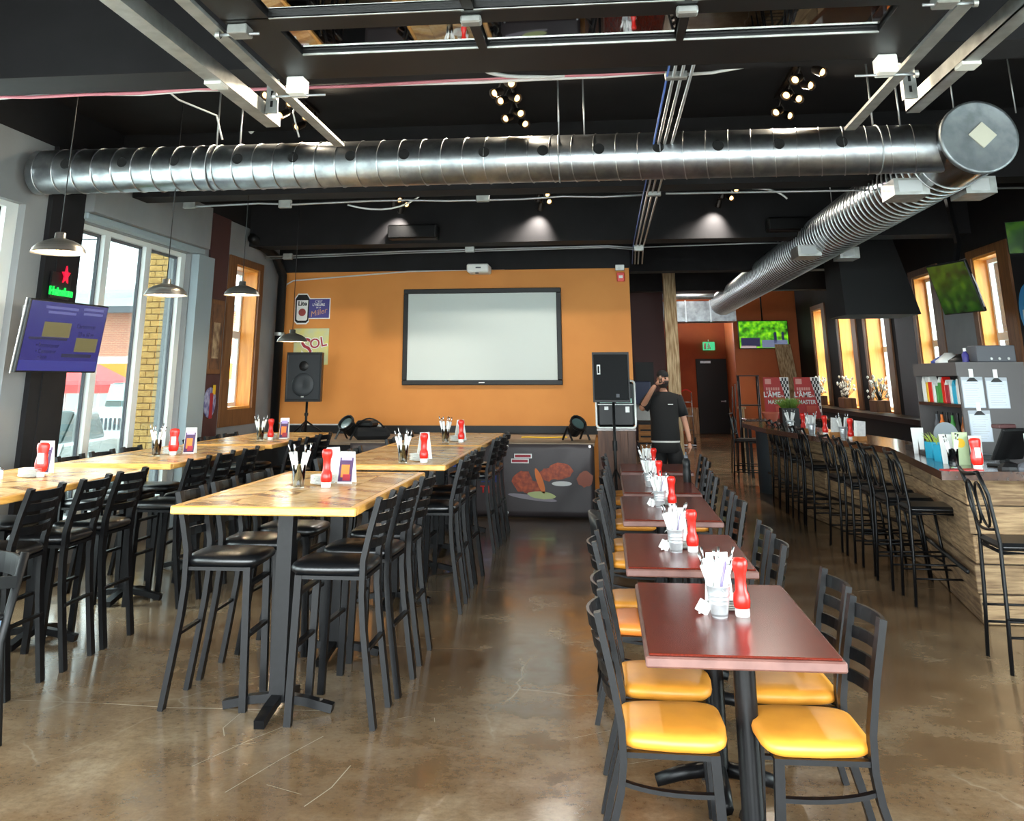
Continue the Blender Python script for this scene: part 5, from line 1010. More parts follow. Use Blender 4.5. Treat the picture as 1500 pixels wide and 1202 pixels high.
# things on the bar top
def caddy(x, y, label, w=.14):
    t = thing('turquoise_caddy', label, 'caddy', (x, y, 1.05), .15); b = MB(); h = .13
    for a in ((-w / 2, w / 2, -.06, -.052), (-w / 2, w / 2, .052, .06), (-w / 2, -w / 2 + .008, -.052, .052), (w / 2 - .008, w / 2, -.052, .052), (-w / 2, w / 2, -.06, .06)):
        b.box(a[0], a[1], a[2], a[3], 0 if a[3] - a[2] < .2 and not (a[2] == -.06 and a[3] == .06) else 0, h if not (a[2] == -.06 and a[3] == .06) else .008)
    b.build('bin', M_teal, t)
    b = MB()
    for k in range(26):
        a = random.uniform(0, 6.3); x_, y_ = random.uniform(-w / 2 + .02, w / 2 - .02), random.uniform(-.04, .04); b.tube([(x_, y_, .06), (x_ + .03 * math.cos(a), y_ + .02 * math.sin(a), .15), (x_ + .07 * math.cos(a), y_ + .04 * math.sin(a), .19 + random.uniform(-.02, .02))], [.003, .003, .001], 4)
    b.build('grass_blades', mat('fresh green straw', (170, 190, 80), .6) if 'fresh green straw' not in MATS else MATS['fresh green straw'], t)
caddy(2.74, 8.62, 'larger turquoise caddy with green straws on the bar', .17); caddy(2.76, 8.98, 'smaller turquoise caddy with green straws on the bar', .12)
wh = 'at the bar corner'
squeeze(2.715, 7.90, 1.05, wh, .1); tumbler(2.60, 8.06, 1.05, wh); rolls(2.60, 8.06, 1.05, 'tumbler ' + wh, 4, .12, .028)
rn = MB(); rn.box(-.16, .12, -.06, .06, 0, .006); o = rn.build('red_napkin', M_redsign); o.location = (2.60, 7.86, 1.05); o.rotation_euler = (0, 0, .3); tag(o, 'red paper napkin flat on the bar corner', 'napkin')
for k, (x, y, nm, s) in enumerate(((2.84, 8.25, 'tilted', .3), (2.68, 8.42, 'upright', 0), (2.78, 9.5, 'far', .1))):
    t = thing('menu_stand', 'white folded menu standing on the bar, %s one' % nm, 'menu', (x, y, 1.05), s); b = MB(); b.prism([(-.045, 0), (-.01, 0), (.0, .13), (.01, 0), (.045, 0), (.055, .22), (-.055, .22)], -.004, .004, Matrix.Rotation(R90, 4, 'X')); b.build('card', M_paper, t)
lm = thing('lemon_print_card', 'card printed with a lemon standing by the bar corner', 'card', (2.75, 8.32, 1.05), .1); b = MB(); b.box(-.06, .06, -.003, .003, 0, .24); b.build('card', mat('pale green card', (186, 204, 160), .6), lm); b = MB(); b.lathe([(.035, .003), (.035, .005)], 16, (0, 0, .16), Matrix.Rotation(R90, 4, 'X')); b.build('printed_lemon', M_yellow, lm)
ps = thing('register_monitor', 'black point of sale monitor on the bar seen from behind', 'monitor', (3.02, 8.2, 1.05), .5); ps.location.z = 1.05
b = MB(); b.box(-.16, .16, -.015, .015, 0, .27, bev=.01); o = b.build('panel', M_black2, ps); o.location = (.02, 0, .05); o.rotation_euler = (.55, 0, 0); b = MB(); b.box(-.1, .1, -.09, .09, 0, .02, bev=.006); b.build('base', M_black2, ps); b = MB(); b.tube([(0, 0, .02), (.02, .03, .14)], 0, rect=(.06, .04)); b.build('neck', M_black2, ps); b = MB(); b.box(-.12, .06, -.1, -.02, .28, .31, bev=.006); b.build('card_reader', M_maroon, ps)
rc = thing('table_card', 'narrow red and white promotion card at the right end of the bar', 'card', (3.14, 8.0, 1.05), .05); b = MB(); b.box(-.035, .035, -.004, .004, 0, .25); b.build('card', M_paper, rc); b = MB(); b.box(-.028, .028, -.006, -.004, .02, .22); b.build('printed_panel', mat('salmon print', (206, 110, 90), .6), rc); text('lettering', 'ULTRA', .07, M_crimson, rc, (0, -.008, .155), (R90, -R90, 0), ext=.001); rc.rotation_euler = (0, 0, .1)
for k, (x, y, mt) in enumerate(((2.95, 7.93, M_black2), (3.06, 7.9, M_dgrey), (3.2, 7.92, M_plastic_w))):
    b = MB(); b.lathe([(.09, 0), (.085, .02), (.05, .045), (.001, .06)], 10, (0, 0, 0), smooth=False); o = b.build('bar_cloth', mt); o.location = (x, y, 1.05); o.scale = (1, .7, 1); tag(o, 'crumpled %s cloth on the bar beside the register' % ('black', 'grey', 'white')[k], 'cloth')
# far bar-top clutter
for k in range(9):
    x = 2.56 + random.uniform(-.05, .2); y = 11.3 + k * .28; kind = k % 3; ordn = ('first', 'second', 'third', 'fourth', 'fifth', 'sixth', 'seventh', 'eighth', 'ninth')[k]
    x = 2.72 - (y - 11.3) * .14 + random.uniform(-.04, .06)
    if kind == 0:
        t = thing('napkin_holder', 'white napkin block on the far bar top, %s item from the corner' % ordn, 'napkins', (x, y, 1.05), random.random()); b = MB(); b.prism([(-.05, 0), (.05, 0), (.07, .2), (-.03, .21)], -.03, .03, Matrix.Rotation(R90, 4, 'X')); b.build('stack', NAPK, t); b = MB(); b.box(-.06, .06, -.045, .045, 0, .05); b.build('holder', M_crate, t)
    elif kind == 1: ketchup(x, y, 1.05, 'on the far bar, %s item' % ordn)
    else: bucket(x, y, 1.05, 'on the far bar top, %s item from the corner' % ordn); rolls(x, y, 1.055, 'bucket of the %s far bar spot' % ordn, 4, .13, .034)
pl = thing('potted_grass', 'dark square planter of green grass at the far end of the bar', 'plant', (2.62, 14.9, 1.05)); b = MB(); b.prism([(-.12, -.12), (.12, -.12), (.12, .12), (-.12, .12)], 0, .24); b.build('planter', M_black2, pl)
b = MB()
for k in range(160):
    a = random.uniform(0, 6.3); r = random.uniform(0, .1); x_, y_ = r * math.cos(a), r * math.sin(a); L_ = random.uniform(.1, .2); b.tube([(x_, y_, .23), (x_ * 1.6, y_ * 1.6, .23 + L_ * .6), (x_ * 2.3, y_ * 2.3, .23 + L_ * .8)], [.006, .005, .001], 4)
o = b.build('grass', M_leaf, pl); o['kind'] = 'stuff'
tp = thing('terracotta_planter', 'red brown tapered pot beside the dark grass planter', 'pot', (2.42, 15.3, 1.05)); lathe_obj('pot', [(.07, 0), (.12, .15), (.13, .17), (.11, .17), (.06, .02), (.001, .02)], mat('terracotta', (160, 80, 60), .8), tp, 14)
# red A-frame posters behind
for k, x in enumerate((3.07, 3.62)):
    t = thing('red_poster', 'red poster board with white lettering, %s of the pair past the bar' % ('left', 'right')[k], 'poster', (x, 18.9, 1.0), 0, 'red posters'); b = MB(); b.prism([(-.17, 0), (.28, 0), (.12, .72), (-.17, .72)], -.01, .01, Matrix.Rotation(R90, 4, 'X')); b.build('board', M_redsign, t)
    b = MB(); b.box(-.14, -.03, -.013, -.01, .6, .69); b.build('printed_stamp', mat('pink print', (214, 150, 140), .6), t); b = MB()
    for q in range(6): b.box(-.13 + q * .042, -.10 + q * .042, -.013, -.01, .49, .54)
    b.build('printed_line', MATS['pink print'], t); text('lettering', "L'ÂME", .13, M_paper, t, (-.03, -.012, .41), FRONT, sx=.9, bold=.003); text('lettering', 'de', .06, M_paper, t, (.15, -.012, .39), FRONT); text('lettering', 'MASTER', .1, M_paper, t, (.04, -.012, .28), FRONT, sx=.85, bold=.002)
    b = MB(); b.box(.02, .2, -.013, -.01, .10, .22); b.build('printed_stamp', mat('orange red print', (196, 80, 60), .6) if k == 0 else MATS['orange red print'], t)
    b = MB()
    for i in range(5):
        for j in range(12):
            if (i + j) % 2 == 0: b.box(.14 + i * .028, .168 + i * .028, .012, .016, .05 + j * .055, .105 + j * .055)
    b.build('gingham_check', M_black2, t); b = MB(); b.box(.13, .29, .016, .02, .02, .72); b.build('gingham_back', M_paper, t)
sv = thing('service_table', 'cluttered dark table holding the red posters', 'table', (3.3, 18.9, 0)); b = MB(); b.box(-.8, .7, -.3, .3, .95, .995, bev=.01); b.build('table_top', M_bartop, sv)
for x in (-.74, .64):
    for y in (-.25, .25): b = MB(); b.tube([(x, y, 0), (x, y, .95)], 0, rect=(.05, .05)); b.build('leg', M_black2, sv)
rk = thing('metal_rack', 'dark metal rack with leaning tools beside the red posters', 'rack', (2.72, 19.6, 0))
for x in (-.18, .18):
    for y in (-.1, .1): b = MB(); b.tube([(x, y, 0), (x, y, 1.75)], .014, 8); b.build('upright', M_metal_blk, rk)
for z in (.6, 1.2, 1.74): b = MB(); b.box(-.2, .2, -.12, .12, z, z + .02); b.build('shelf', M_metal_blk, rk)
for k in range(3): b = MB(); b.tube([(-.45 + k * .1, -.3, .02), (-.30 + k * .05, -.05, 1.55 + .05 * k)], .012, 6); tag(b.build('broom_handle', M_brown_hat), 'dark broom handle leaning on the metal rack, %s of three' % ('left', 'middle', 'right')[k], 'broom').location = (2.72, 19.6, 0)
# sill flowers
for k, y in enumerate((18.6, 21.0, 23.6)):
    t = thing('dried_flowers', 'planter of dried white flowers on the window ledge, %s of three' % ('nearest', 'middle', 'farthest')[k], 'plant', (4.86, y, 1.12)); b = MB(); b.box(-.12, .12, -.25, .25, 0, .2, bev=.01); b.build('planter', M_wood_brn, t)
    st = MB(); fl2 = MB()
    for q in range(60):
        a = random.uniform(0, 6.3); r = random.uniform(.05, .3); h_ = random.uniform(.25, .62); tip = (r * math.cos(a) * .6, r * math.sin(a), h_); st.tube([(0, tip[1] * .3, .2), tip], .004, 4); fl2.lathe([(.004, -.03), (.025, 0), (.004, .03)], 5, tip, smooth=False)
    st.build('stems', M_twig, t)['kind'] = 'stuff'; fl2.build('flower_heads', M_flower, t)['kind'] = 'stuff'
bl = MB(); bl.box(4.6, XR - .001, 8.7, 26.4, 1.02, 1.1); struct(bl.build('trim_18', M_black2), 'dark ledge running under the bar windows', 'ledge')
lo_ = MB(); lo_.box(4.62, XR - .001, 8.7, 26.4, 0, 1.018); struct(lo_.build('trim_19', M_black), 'dark wall panelling under the bar windows', 'panelling')
# hanging televisions on the right and at the back
t = thing('hanging_television', 'tilted television with dim green picture hanging over the bar', 'television', (3.97, 11.5, 2.68)); t.rotation_euler = (math.radians(17), 0, math.radians(-72))
b = MB(); b.box(-.34, .34, -.02, .02, -.29, .29, bev=.008); b.build('casing', M_black2, t); b = MB(); b.box(-.325, .325, -.023, -.02, -.275, .275); b.build('picture', M_tvdark, t); b = MB(); b.tube([(0, .02, .1), (0, .25, .45), (0, .45, 1.55)], 0, rect=(.05, .05)); b.build('ceiling_arm', M_metal_blk, t); b = MB(); b.tube([(.3, .02, .28), (.36, .0, .0), (.34, .0, -.24)], .008, 6); b.build('cable', M_cable_w, t)
t = thing('wall_television', 'television with bright green woodland picture on the far orange wall', 'television', (4.14, 26.35, 2.80)); b = MB(); b.box(-.64, .64, -.03, .03, -.36, .36, bev=.01); b.build('casing', M_black2, t); b = MB(); b.box(-.62, .62, -.034, -.03, -.34, .34); b.build('picture', M_tvgreen, t)
for nm, x0_, x1_, z0_, z1_, mt in (('picture_path', -.05, .6, -.33, -.14, mat('picture grey blue', (110, 120, 150), .4, emit=EM * .9)), ('picture_rocks', -.58, -.1, -.3, -.08, M_scr_dk), ('picture_figure', .26, .33, -.22, .06, M_scr_dk), ('picture_figure', .46, .52, -.14, .06, M_scr_dk), ('picture_pale_rock', -.6, -.2, -.34, -.28, mat('picture pink grey', (190, 170, 170), .4, emit=EM * .9))): b = MB(); b.box(x0_, x1_, -.036, -.0345, z0_, z1_); b.build(nm, mt, t)
b = MB(); b.tube([(0, 0, .36), (0, 0, ZC - 2.8)], .02, 8); b.build('ceiling_pole', M_metal_blk, t)
t = thing('hanging_television', 'corner of a green television at the right picture edge', 'television', (4.55, 11.0, 3.18)); b = MB(); b.box(-.3, .3, -.02, .02, -.18, .18, bev=.008); b.build('casing', M_black2, t); b = MB(); b.box(-.29, .29, -.023, -.02, -.17, .17); b.build('picture', M_tvdark, t); b = MB(); b.tube([(0, 0, .18), (0, 0, ZC - 3.18)], .02, 8); b.build('ceiling_pole', M_metal_blk, t); t.location.x = 4.72; t.rotation_euler = (0, 0, -.5)
bs = thing('blue_beer_sign', 'round blue sign with white lettering at the right picture edge', 'sign', (XR - .03, 12.15, 2.48)); b = MB(); b.lathe([(.3, -.02), (.3, .02)], 30, (0, 0, 0), RX); b.build('disc', mat('sky blue enamel', (60, 150, 210), .4), bs); text('lettering', 'BUD', .2, M_plastic_w, bs, (-.024, 0, -.08), (R90, 0, -R90), ext=.004, bold=.006)
es = thing('exit_sign', 'green running man exit sign above the black door', 'exit sign', (3.4, 32.9, 2.72)); b = MB(); b.box(-.19, .19, -.03, .03, -.13, .13); b.build('housing', M_exit, es); b = MB(); b.lathe([(.03, 0), (.03, .004)], 10, (.0, -.03, .07), Matrix.Rotation(R90, 4, 'X')); b.box(-.035, .035, -.034, -.031, -.03, .04); b.box(-.05, -.015, -.034, -.031, -.1, -.03); b.box(.015, .05, -.034, -.031, -.09, -.03); b.build('running_figure', M_plastic_w, es); b = MB(); b.box(-.16, -.09, -.034, -.031, -.1, .09); b.build('printed_door', M_plastic_w, es); b = MB(); b.tube([(0, 0, .13), (0, 0.08, .2)], .015, 6); b.build('mount', M_plastic_w, es)
# corridor clutter
for k, (x, y, z, h_) in enumerate(((.72, 17.0, 0, .34), (.72, 17.0, .345, .34), (.70, 17.02, .69, .3))):
    t = thing('wooden_crate', 'slatted wooden crate behind the standing man, %s of the stack' % ('bottom', 'middle', 'top')[k], 'crate', (x, y, z), .04 * k, 'wooden crates')
    for r in range(3): b = MB(); zz = r * h_ / 3 + .01; b.box(-.2, .2, -.2, -.185, zz, zz + h_ / 3 - .03); b.build('slat', M_crate, t); b = MB(); b.box(.185, .2, -.185, .2, zz, zz + h_ / 3 - .03); b.build('slat', M_crate, t)
    b = MB(); b.box(-.2, .2, -.185, .2, 0, .01); b.box(-.2, -.17, -.185, -.155, 0, h_ - .02); b.box(.155, .185, -.185, -.155, 0, h_ - .02); b.build('frame', M_crate, t)
ig = thing('glass_washer', 'steel countertop machine with blue bottle rack behind the man', 'machine', (.62, 17.3, .995)); b = MB(); b.box(-.15, .15, -.12, .12, 0, .28, bev=.03); b.build('body', mat('satin steel', (150, 150, 146), .4, .6), ig); b = MB(); b.box(-.13, .14, -.1, .1, .282, .66, bev=.01); b.build('blue_panel', mat('navy panel', (40, 52, 84), .5), ig)
ht = thing('hand_truck', 'chrome hand truck parked by the corridor wall', 'hand truck', (2.12, 27.0, 0))
for x in (-.14, .14): b = MB(); b.tube([(x, 0, .08), (x, 0.05, 1.35)], .016, 8); b.build('rail', M_steel, ht); b = MB(); b.lathe([(.11, -.03), (.11, .03)], 18, (x * 1.2, .08, .11), RX); b.build('wheel', M_tyre, ht)
for z in (.4, .75, 1.1): b = MB(); b.tube([(-.14, .02, z), (.14, .02, z)], .012, 6); b.build('rung', M_steel, ht)
b = MB(); b.box(-.18, .18, -.25, .02, .03, .045); b.build('toe_plate', M_steel, ht); b = MB(); b.tube(bez((-.14, .05, 1.34), (0, .05, 1.5), (.14, .05, 1.34)), .016, 8); b.build('handle', M_red, ht)
# ================================================================== OUTSIDE THE WINDOWS
bl = thing('brick_building', 'low red brick building across the street', 'building', (0, 0, 0))
b = MB(); b.box(-45, -12, 40, 52, 2.5, 4.55); b.build('brick_wall', M_redbrick, bl); b = MB(); b.box(-45, -12, 39.8, 40.0, 2.35, 2.65); b.build('white_band', M_plastic_w, bl); b = MB(); b.box(-45, -12, 39.7, 39.95, 1.5, 2.35); b.build('orange_fascia', mat('orange fascia', (240, 146, 40), .6), bl); b = MB(); b.box(-45, -12, 40.1, 40.3, -.2, 1.5); b.build('shopfront', mat('pale shopfront', (190, 200, 196), .5), bl)
b = MB(); b.add([(-46, 39.3, 4.5), (-11, 39.3, 4.5), (-11, 46, 5.9), (-46, 46, 5.9), (-46, 39.3, 4.68), (-11, 39.3, 4.68), (-11, 46, 6.05), (-46, 46, 6.05)], [(3, 2, 1, 0), (4, 5, 6, 7), (0, 1, 5, 4), (1, 2, 6, 5), (2, 3, 7, 6), (3, 0, 4, 7)]); b.build('roof', mat('grey shingles', (150, 158, 154), .9), bl); b = MB(); b.box(-46, -11, 39.25, 39.32, 4.42, 4.7); b.build('gutter', M_dgrey, bl); b = MB(); b.box(-21.3, -20.3, 43, 44, 5.2, 6.5); b.box(-21.45, -20.15, 42.9, 44.1, 6.5, 6.7); b.build('rooftop_vent', mat('weathered vent', (140, 150, 152), .7), bl)
for k in range(3):
    b = MB(); b.tube([(-60, 30, 8.5 + k * .5), (-30, 38, 7.6 + k * .5), (0, 50, 8.4 + k * .5)], .03, 5); tag(b.build('power_line', M_dgrey), 'overhead power line beyond the street windows, %s of three' % ('lowest', 'middle', 'highest')[k], 'cable')
bp_ = thing('brick_pillar', 'buff brick pillar outside the three-light window', 'pillar', (-6.12, 13.12, -.2)); bp_.scale = (.72, .72, 1)
b = MB(); b.box(-.27, .27, -.27, .27, 0, 4.2); b.build('mortar_core', M_mortar, bp_)
bm1 = MB(); bm1.box(-.135, .135, -.012, .012, 0, .073, bev=.004); bme = bm1.mesh('brick'); bme.materials.append(M_yellowbrick)
bm2 = MB(); bm2.box(-.065, .065, -.012, .012, 0, .073, bev=.004); bmh = bm2.mesh('brick'); bmh.materials.append(M_yellowbrick)
for r in range(50):
    z = r * .084 + .004
    for face in range(2):
        for u, me in (((-.142, bme), (.142, bme)) if r % 2 == 0 else ((-.21, bmh), (0, bme), (.21, bmh))):
            o = link('brick', me, bp_); o.location = (u, -.275, z) if face == 0 else (.275, u, z); o.rotation_euler = (0, 0, 0 if face == 0 else R90)
gp_ = MB(); gp_.box(-.2, .2, -.2, .2, 0, 4.2); o = gp_.build('grey_downpipe_box', M_pil); o.location = (-5.95, 13.65, -.2); tag(o, 'grey boxed corner post beside the buff brick pillar', 'post')
def vehicle(name, label, loc, rz, prof, width, glassprof, paint, wheels, extra=None):
    t = thing(name, label, 'car', loc, rz); M_ = Matrix.Rotation(R90, 4, 'X')
    def body(pr, w_, nm, mt, inset=0):
        b = MB(); n = len(pr); rows = []
        for s, k in ((-1, .94), (-.9, 1.0), (.9, 1.0), (1, .94)): rows.append([(p[0] * (1 if abs(s) < 1 else .99), s * w_ / 2, .02 * (abs(s) == 1) + p[1] * (k if p[1] > .9 else 1) + (1 - k) * .9 * (p[1] > .9)) for p in pr])
        vs = [q for r in rows for q in r]; fs = [tuple(range(n - 1, -1, -1)), tuple(range(3 * n, 4 * n))]
        for i in range(3):
            for k in range(n): j = (k + 1) % n; fs.append((i * n + k, i * n + j, (i + 1) * n + j, (i + 1) * n + k))
        b.add(vs, fs); o = b.build(nm, mt, t); bv = o.modifiers.new('round', 'BEVEL'); bv.width = .05; bv.segments = 2; return o
    body(prof, width, 'body', paint); body(glassprof, width * .9, 'cabin', M_carglass)
    for x in wheels:
        for s in (-1, 1):
            b = MB(); b.lathe([(.14, -.11), (.34, -.1), (.36, -.06), (.36, .06), (.34, .1), (.14, .11)], 20, (x, s * (width / 2 - .1), .36), Matrix.Rotation(R90, 4, 'X')); o = b.build('wheel', M_tyre, t); b = MB(); b.lathe([(.2, -.115), (.2, .115)], 16, (x, s * (width / 2 - .1), .36), Matrix.Rotation(R90, 4, 'X')); b.build('hubcap', M_galv, o)
    return t
jp = vehicle('offroad_car', 'white off-road car with slotted grille parked facing the window', (-12.3, 25.5, -.2), -R90 + .1, [(2.0, .45), (2.05, .95), (1.9, 1.15), (.55, 1.22), (.2, 1.25), (-2.0, 1.25), (-2.1, .9), (-2.05, .45)], 1.85, [(.5, 1.2), (.15, 1.82), (-1.95, 1.85), (-2.0, 1.2)], M_carwhite, (1.35, -1.3))
b = MB(); b.box(1.98, 2.2, -.9, .9, .42, .62, bev=.04); b.build('bumper', M_plastic_w, jp)
for k in range(7): b = MB(); b.box(2.04, 2.075, -.35 + k * .11, -.30 + k * .11, .72, 1.0); b.build('grille_slot', M_dgrey, jp)
for s in (-1, 1): b = MB(); b.lathe([(.12, 0), (.12, .05), (.08, .07)], 16, (2.02, s * .66, .88), RX); b.build('headlamp', M_galv, jp)
b = MB(); b.box(.0, .06, -.82, .82, 1.28, 1.76); o = b.build('windscreen', mat('pale windscreen', (170, 196, 190), .1), jp); o.location = (.36, 0, 0); o.rotation_euler = (0, -.5, 0); o.location = (.98, 0, .22)
vehicle('orange_pickup', 'orange and white pickup behind the white off-road car', (-10.4, 27.5, -.2), -R90 + .25, [(2.4, .45), (2.45, 1.0), (2.2, 1.2), (.9, 1.25), (-2.4, 1.25), (-2.4, .5)], 1.95, [(.9, 1.2), (.4, 1.85), (-1.0, 1.9), (-1.2, 1.2)], M_carorange, (1.6, -1.5))
vehicle('silver_car', 'silver hatchback parked close to the street window', (-9.2, 15.6, -.2), R90 + .25, [(2.1, .35), (2.15, .7), (1.9, .85), (1.0, .95), (-1.9, 1.0), (-2.1, .8), (-2.1, .35)], 1.75, [(1.0, .93), (.3, 1.42), (-1.2, 1.45), (-1.8, .96)], M_carsilver, (1.3, -1.3))
cn_ = thing('red_canopy', 'red market canopy on thin poles across the street', 'canopy', (-16.8, 30.5, -.2)); b = MB(); b.add([(-1.3, -1.3, 1.75), (1.3, -1.3, 1.75), (1.3, 1.3, 1.75), (-1.3, 1.3, 1.75), (0, 0, 2.6), (-1.3, -1.3, 1.5), (1.3, -1.3, 1.5), (1.3, 1.3, 1.5), (-1.3, 1.3, 1.5)], [(0, 1, 4), (1, 2, 4), (2, 3, 4), (3, 0, 4), (0, 5, 6, 1), (1, 6, 7, 2), (2, 7, 8, 3), (3, 8, 5, 0)]); b.build('fabric', mat('red canvas', (230, 80, 80), .7), cn_)
for x in (-1.25, 1.25):
    for y in (-1.25, 1.25): b = MB(); b.tube([(x, y, 0), (x, y, 1.75)], .03, 6); b.build('pole', M_plastic_w, cn_)
# ================================================================== THE MAN
pm = thing('person', 'bearded man in black t-shirt and shorts holding a hand to his face', 'person', (.82, 14.55, 0), math.radians(0))
def skin(name, verts, edges, radii, mt, parent, root=0, sub=2):
    me = bpy.data.meshes.new(name); me.from_pydata(verts, edges, []); o = link(name, me, parent); me.materials.append(mt)
    md = o.modifiers.new('skin', 'SKIN'); md.use_smooth_shade = True
    sv_ = me.skin_vertices[0].data if me.skin_vertices else None
    if sv_ is None:
        bm = bmesh.new(); bm.from_mesh(me); bm.verts.layers.skin.verify(); bm.to_mesh(me); bm.free(); sv_ = me.skin_vertices[0].data
    for i, r in enumerate(radii): sv_[i].radius = r if isinstance(r, tuple) else (r, r); sv_[i].use_root = (i == root)
    sb_ = o.modifiers.new('sub', 'SUBSURF'); sb_.levels = sub; sb_.render_levels = sub
    return o
# faces -Y; his right arm is at -X side of the picture (raised), left arm hangs
V = [(0, 0, 1.0), (0, .0, 1.2), (0, 0, 1.40), (0, 0, 1.50), (0, -.01, 1.585),
     (-.19, 0, 1.44), (-.33, -.03, 1.27), (-.17, -.19, 1.54), (-.115, -.205, 1.615),
     (.19, 0, 1.44), (.27, .0, 1.16), (.32, -.06, .92), (.325, -.08, .84),
     (-.10, 0, .95), (-.12, -.02, .52), (-.13, .02, .10), (-.135, -.10, .03),
     (.10, 0, .95), (.14, -.02, .52), (.16, .02, .10), (.175, -.10, .03)]
Eg = [(0, 1), (1, 2), (2, 3), (3, 4), (2, 5), (5, 6), (6, 7), (7, 8), (2, 9), (9, 10), (10, 11), (11, 12), (0, 13), (13, 14), (14, 15), (15, 16), (0, 17), (17, 18), (18, 19), (19, 20)]
Rd = [(.17, .12), (.16, .12), (.16, .11), (.06, .06), (.055, .055), .065, .048, .036, .03, .065, .048, .034, .03, .09, .06, .042, .04, .09, .06, .042, .04]
body = skin('body', V, Eg, Rd, M_skin, pm)
hd = MB(); prof = []
for j in range(9):
    a = math.pi * j / 8; prof.append((max(.002, .078 * math.sin(a) * (1.0 if j < 5 else .92)), -.115 * math.cos(a)))
hd.lathe(prof, 20, cap=False); ho = hd.build('head', M_skin, pm); ho.location = (0, -.02, 1.69); ho.scale = (1, 1.18, 1)
for s in (-1, 1):
    b = MB(); b.lathe([(.001, -.006), (.011, -.003), (.013, 0), (.011, .003), (.001, .006)], 10, (s * .03, -.087, .012), Matrix.Rotation(R90, 4, 'X')); b.build('eye', M_dark, ho); b = MB(); b.box(s * .03 - .018, s * .03 + .018, -.094, -.082, .03, .037, bev=.003); b.build('eyebrow', M_hair, ho); b = MB(); b.lathe([(.001, -.008), (.02, -.004), (.024, 0), (.02, .004), (.001, .008)], 10, (s * .079, .0, -.005), RX); b.build('ear', M_skin, ho)
b = MB(); b.prism([(-.013, -.03), (.013, -.03), (.007, .025), (-.007, .025)], .075, .105, Matrix.Rotation(R90, 4, 'X')); b.build('nose', M_skin, ho); b = MB(); b.box(-.022, .022, -.090, -.075, -.055, -.047, bev=.003); b.build('mouth', mat('lips', (150, 84, 78), .5), ho)
b = MB(); vs = []; fs = []
for j in range(6):
    for i in range(13):
        a = math.pi * (1.0 + i / 12); ph = math.radians(-72 + j * 13); r = .084 * math.cos(ph * .9); vs.append((r * math.cos(a) * 1.0, r * math.sin(a) * 1.02, .118 * math.sin(ph) - .004))
for j in range(5):
    for i in range(12): a = j * 13 + i; fs.append((a, a + 1, a + 14, a + 13))
b.add(vs, fs, True); o = b.build('beard', M_hair, ho); o.modifiers.new('t', 'SOLIDIFY').thickness = .012
b = MB(); b.lathe([(.084, .035), (.086, .06), (.076, .095), (.045, .122), (.001, .130)], 20); o = b.build('cap', M_tee, ho); b = MB(); b.prism([(-.07, 0), (.07, 0), (.06, .06), (.03, .08), (-.03, .08), (-.06, .06)], .038, .046); q = b.build('cap_brim', M_tee, o); q.rotation_euler = (0, 0, 0); q.location = (0, .06, 0)
# hands: palm plus five bent fingers each
def hand(name, base, d, n, parent, curl, s_=1.0):
    d = Vector(d).normalized(); n = Vector(n).normalized(); sd = d.cross(n).normalized(); B = Vector(base); vs = [tuple(B), tuple(B + d * .045), tuple(B + d * .08)]; es = [(0, 1), (1, 2)]; rd = [.024, (.036, .018), (.036, .016)]
    for k, (off, ln) in enumerate(((-.03, .062), (-.011, .075), (.010, .07), (.029, .055))):
        p0 = B + d * .082 + sd * off * s_; p1 = p0 + (d * math.cos(curl * .5) + n * math.sin(curl * .5)) * ln * .5; p2 = p1 + (d * math.cos(curl * 1.4) + n * math.sin(curl * 1.4)) * ln * .5; i = len(vs); vs += [tuple(p0), tuple(p1), tuple(p2)]; es += [(2, i), (i, i + 1), (i + 1, i + 2)]; rd += [.0095, .009, .0075]
    p0 = B + d * .03 + sd * -.035 * s_; p1 = p0 + (d * .6 - sd * .6 * s_ + n * .3).normalized() * .04; p2 = p1 + (d * .9 + n * .4).normalized() * .032; i = len(vs); vs += [tuple(p0), tuple(p1), tuple(p2)]; es += [(1, i), (i, i + 1), (i + 1, i + 2)]; rd += [.012, .0105, .008]
    return skin(name, vs, es, rd, M_skin, parent, 0, 1)
hand('hand', (-.112, -.205, 1.62), (.55, -.05, .6), (.6, .45, -.2), pm, .9, 1); hand('hand', (.325, -.08, .835), (.05, -.15, -1), (-.8, 0, 0), pm, .5, -1)
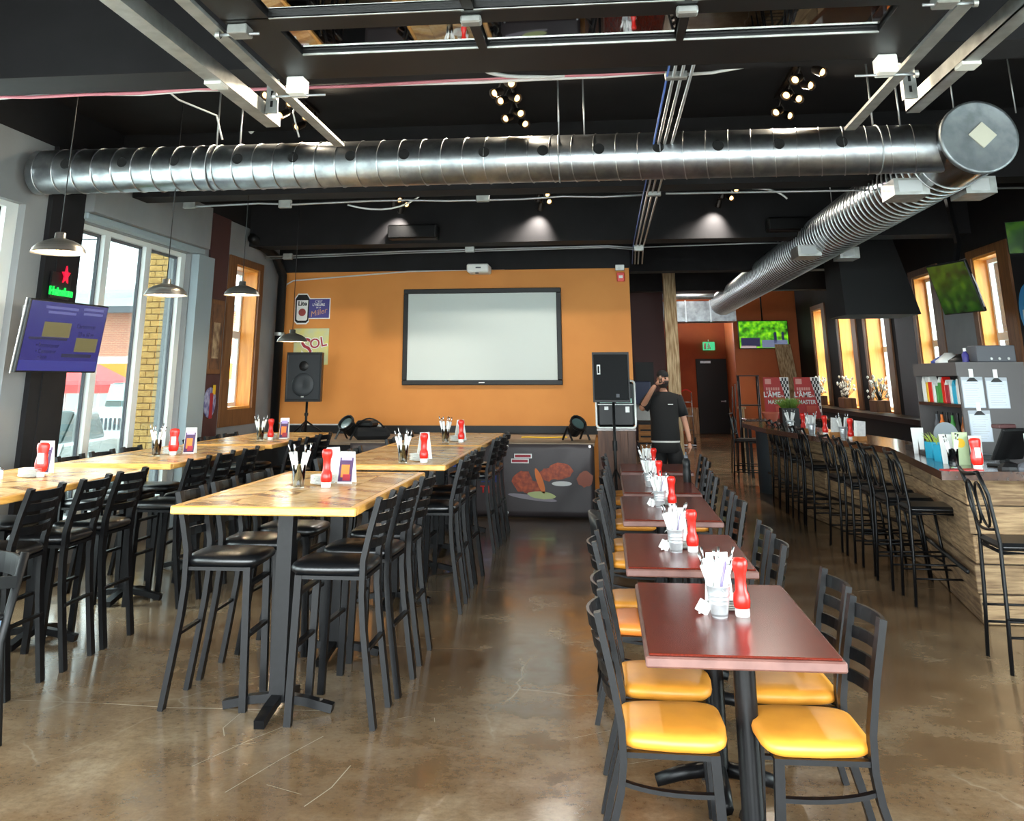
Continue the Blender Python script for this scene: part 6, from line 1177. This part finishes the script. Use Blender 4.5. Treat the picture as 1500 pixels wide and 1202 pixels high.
def loft(rings, n=24):
    m_ = MB(); vs = []; fs = []
    for cx, cy, z, rx, ry in rings:
        for k in range(n):
            a = 2 * math.pi * k / n; e = .8; ca, sa = math.cos(a), math.sin(a); vs.append((cx + rx * math.copysign(abs(ca) ** e, ca), cy + ry * math.copysign(abs(sa) ** e, sa), z))
    for i in range(len(rings) - 1):
        for k in range(n): j = (k + 1) % n; fs.append((i * n + k, i * n + j, (i + 1) * n + j, (i + 1) * n + k))
    m_.add(vs, fs, True); m_.add(vs[:n], [tuple(range(n - 1, -1, -1))]); m_.add(vs[-n:], [tuple(range(n))]); return m_
m_ = loft([(0, 0, .86, .205, .155), (0, 0, .95, .205, .16), (0, 0, 1.1, .198, .155), (0, 0, 1.25, .205, .15), (0, 0, 1.36, .212, .138), (0, 0, 1.44, .225, .12), (0, 0, 1.49, .19, .10), (0, 0, 1.52, .09, .085)])
m_.tube([(-.13, 0, 1.43), (-.20, 0, 1.42), (-.255, -.02, 1.345), (-.292, -.03, 1.295)], [.075, .088, .085, .080], 14); m_.tube([(.13, 0, 1.43), (.20, 0, 1.41), (.235, 0, 1.30), (.262, 0, 1.19)], [.075, .088, .082, .080], 14); m_.build('t_shirt', M_tee, pm)
b = MB(); b.box(.05, .12, -.158, -.150, 1.345, 1.355); b.build('chest_print', M_galv, pm)
loft([(0, 0, .835, .198, .15), (0, 0, .845, .202, .153), (0, 0, .862, .2, .152)]).build('undershirt_hem', M_plastic_w, pm)
m_ = loft([(0, 0, .86, .195, .148), (0, 0, .80, .203, .155), (0, 0, .74, .21, .155), (0, 0, .70, .20, .14)])
for sx_m, ex in ((-.10, -.125), (.10, .15)): m_.tube([(sx_m, 0, .78), ((sx_m + ex) / 2, -.005, .64), (ex, -.01, .50)], [.108, .118, .125], 16)
m_.build('shorts', M_short, pm)
for s, x in ((-1, -.135), (1, .17)): b = MB(); b.box(x - .045, x + .045, -.19, .09, 0, .08, bev=.03); b.build('shoe', M_black2, pm)
gl_ = thing('drinking_cup', 'small clear cup raised in the hand of the man', 'cup', (.77, 14.29, 1.665)); lathe_obj('body', [(.022, 0), (.028, .09), (.026, .09), (.02, .006), (.001, .006)], M_glass, gl_, 14); gl_.rotation_euler = (.9, 0, 0)
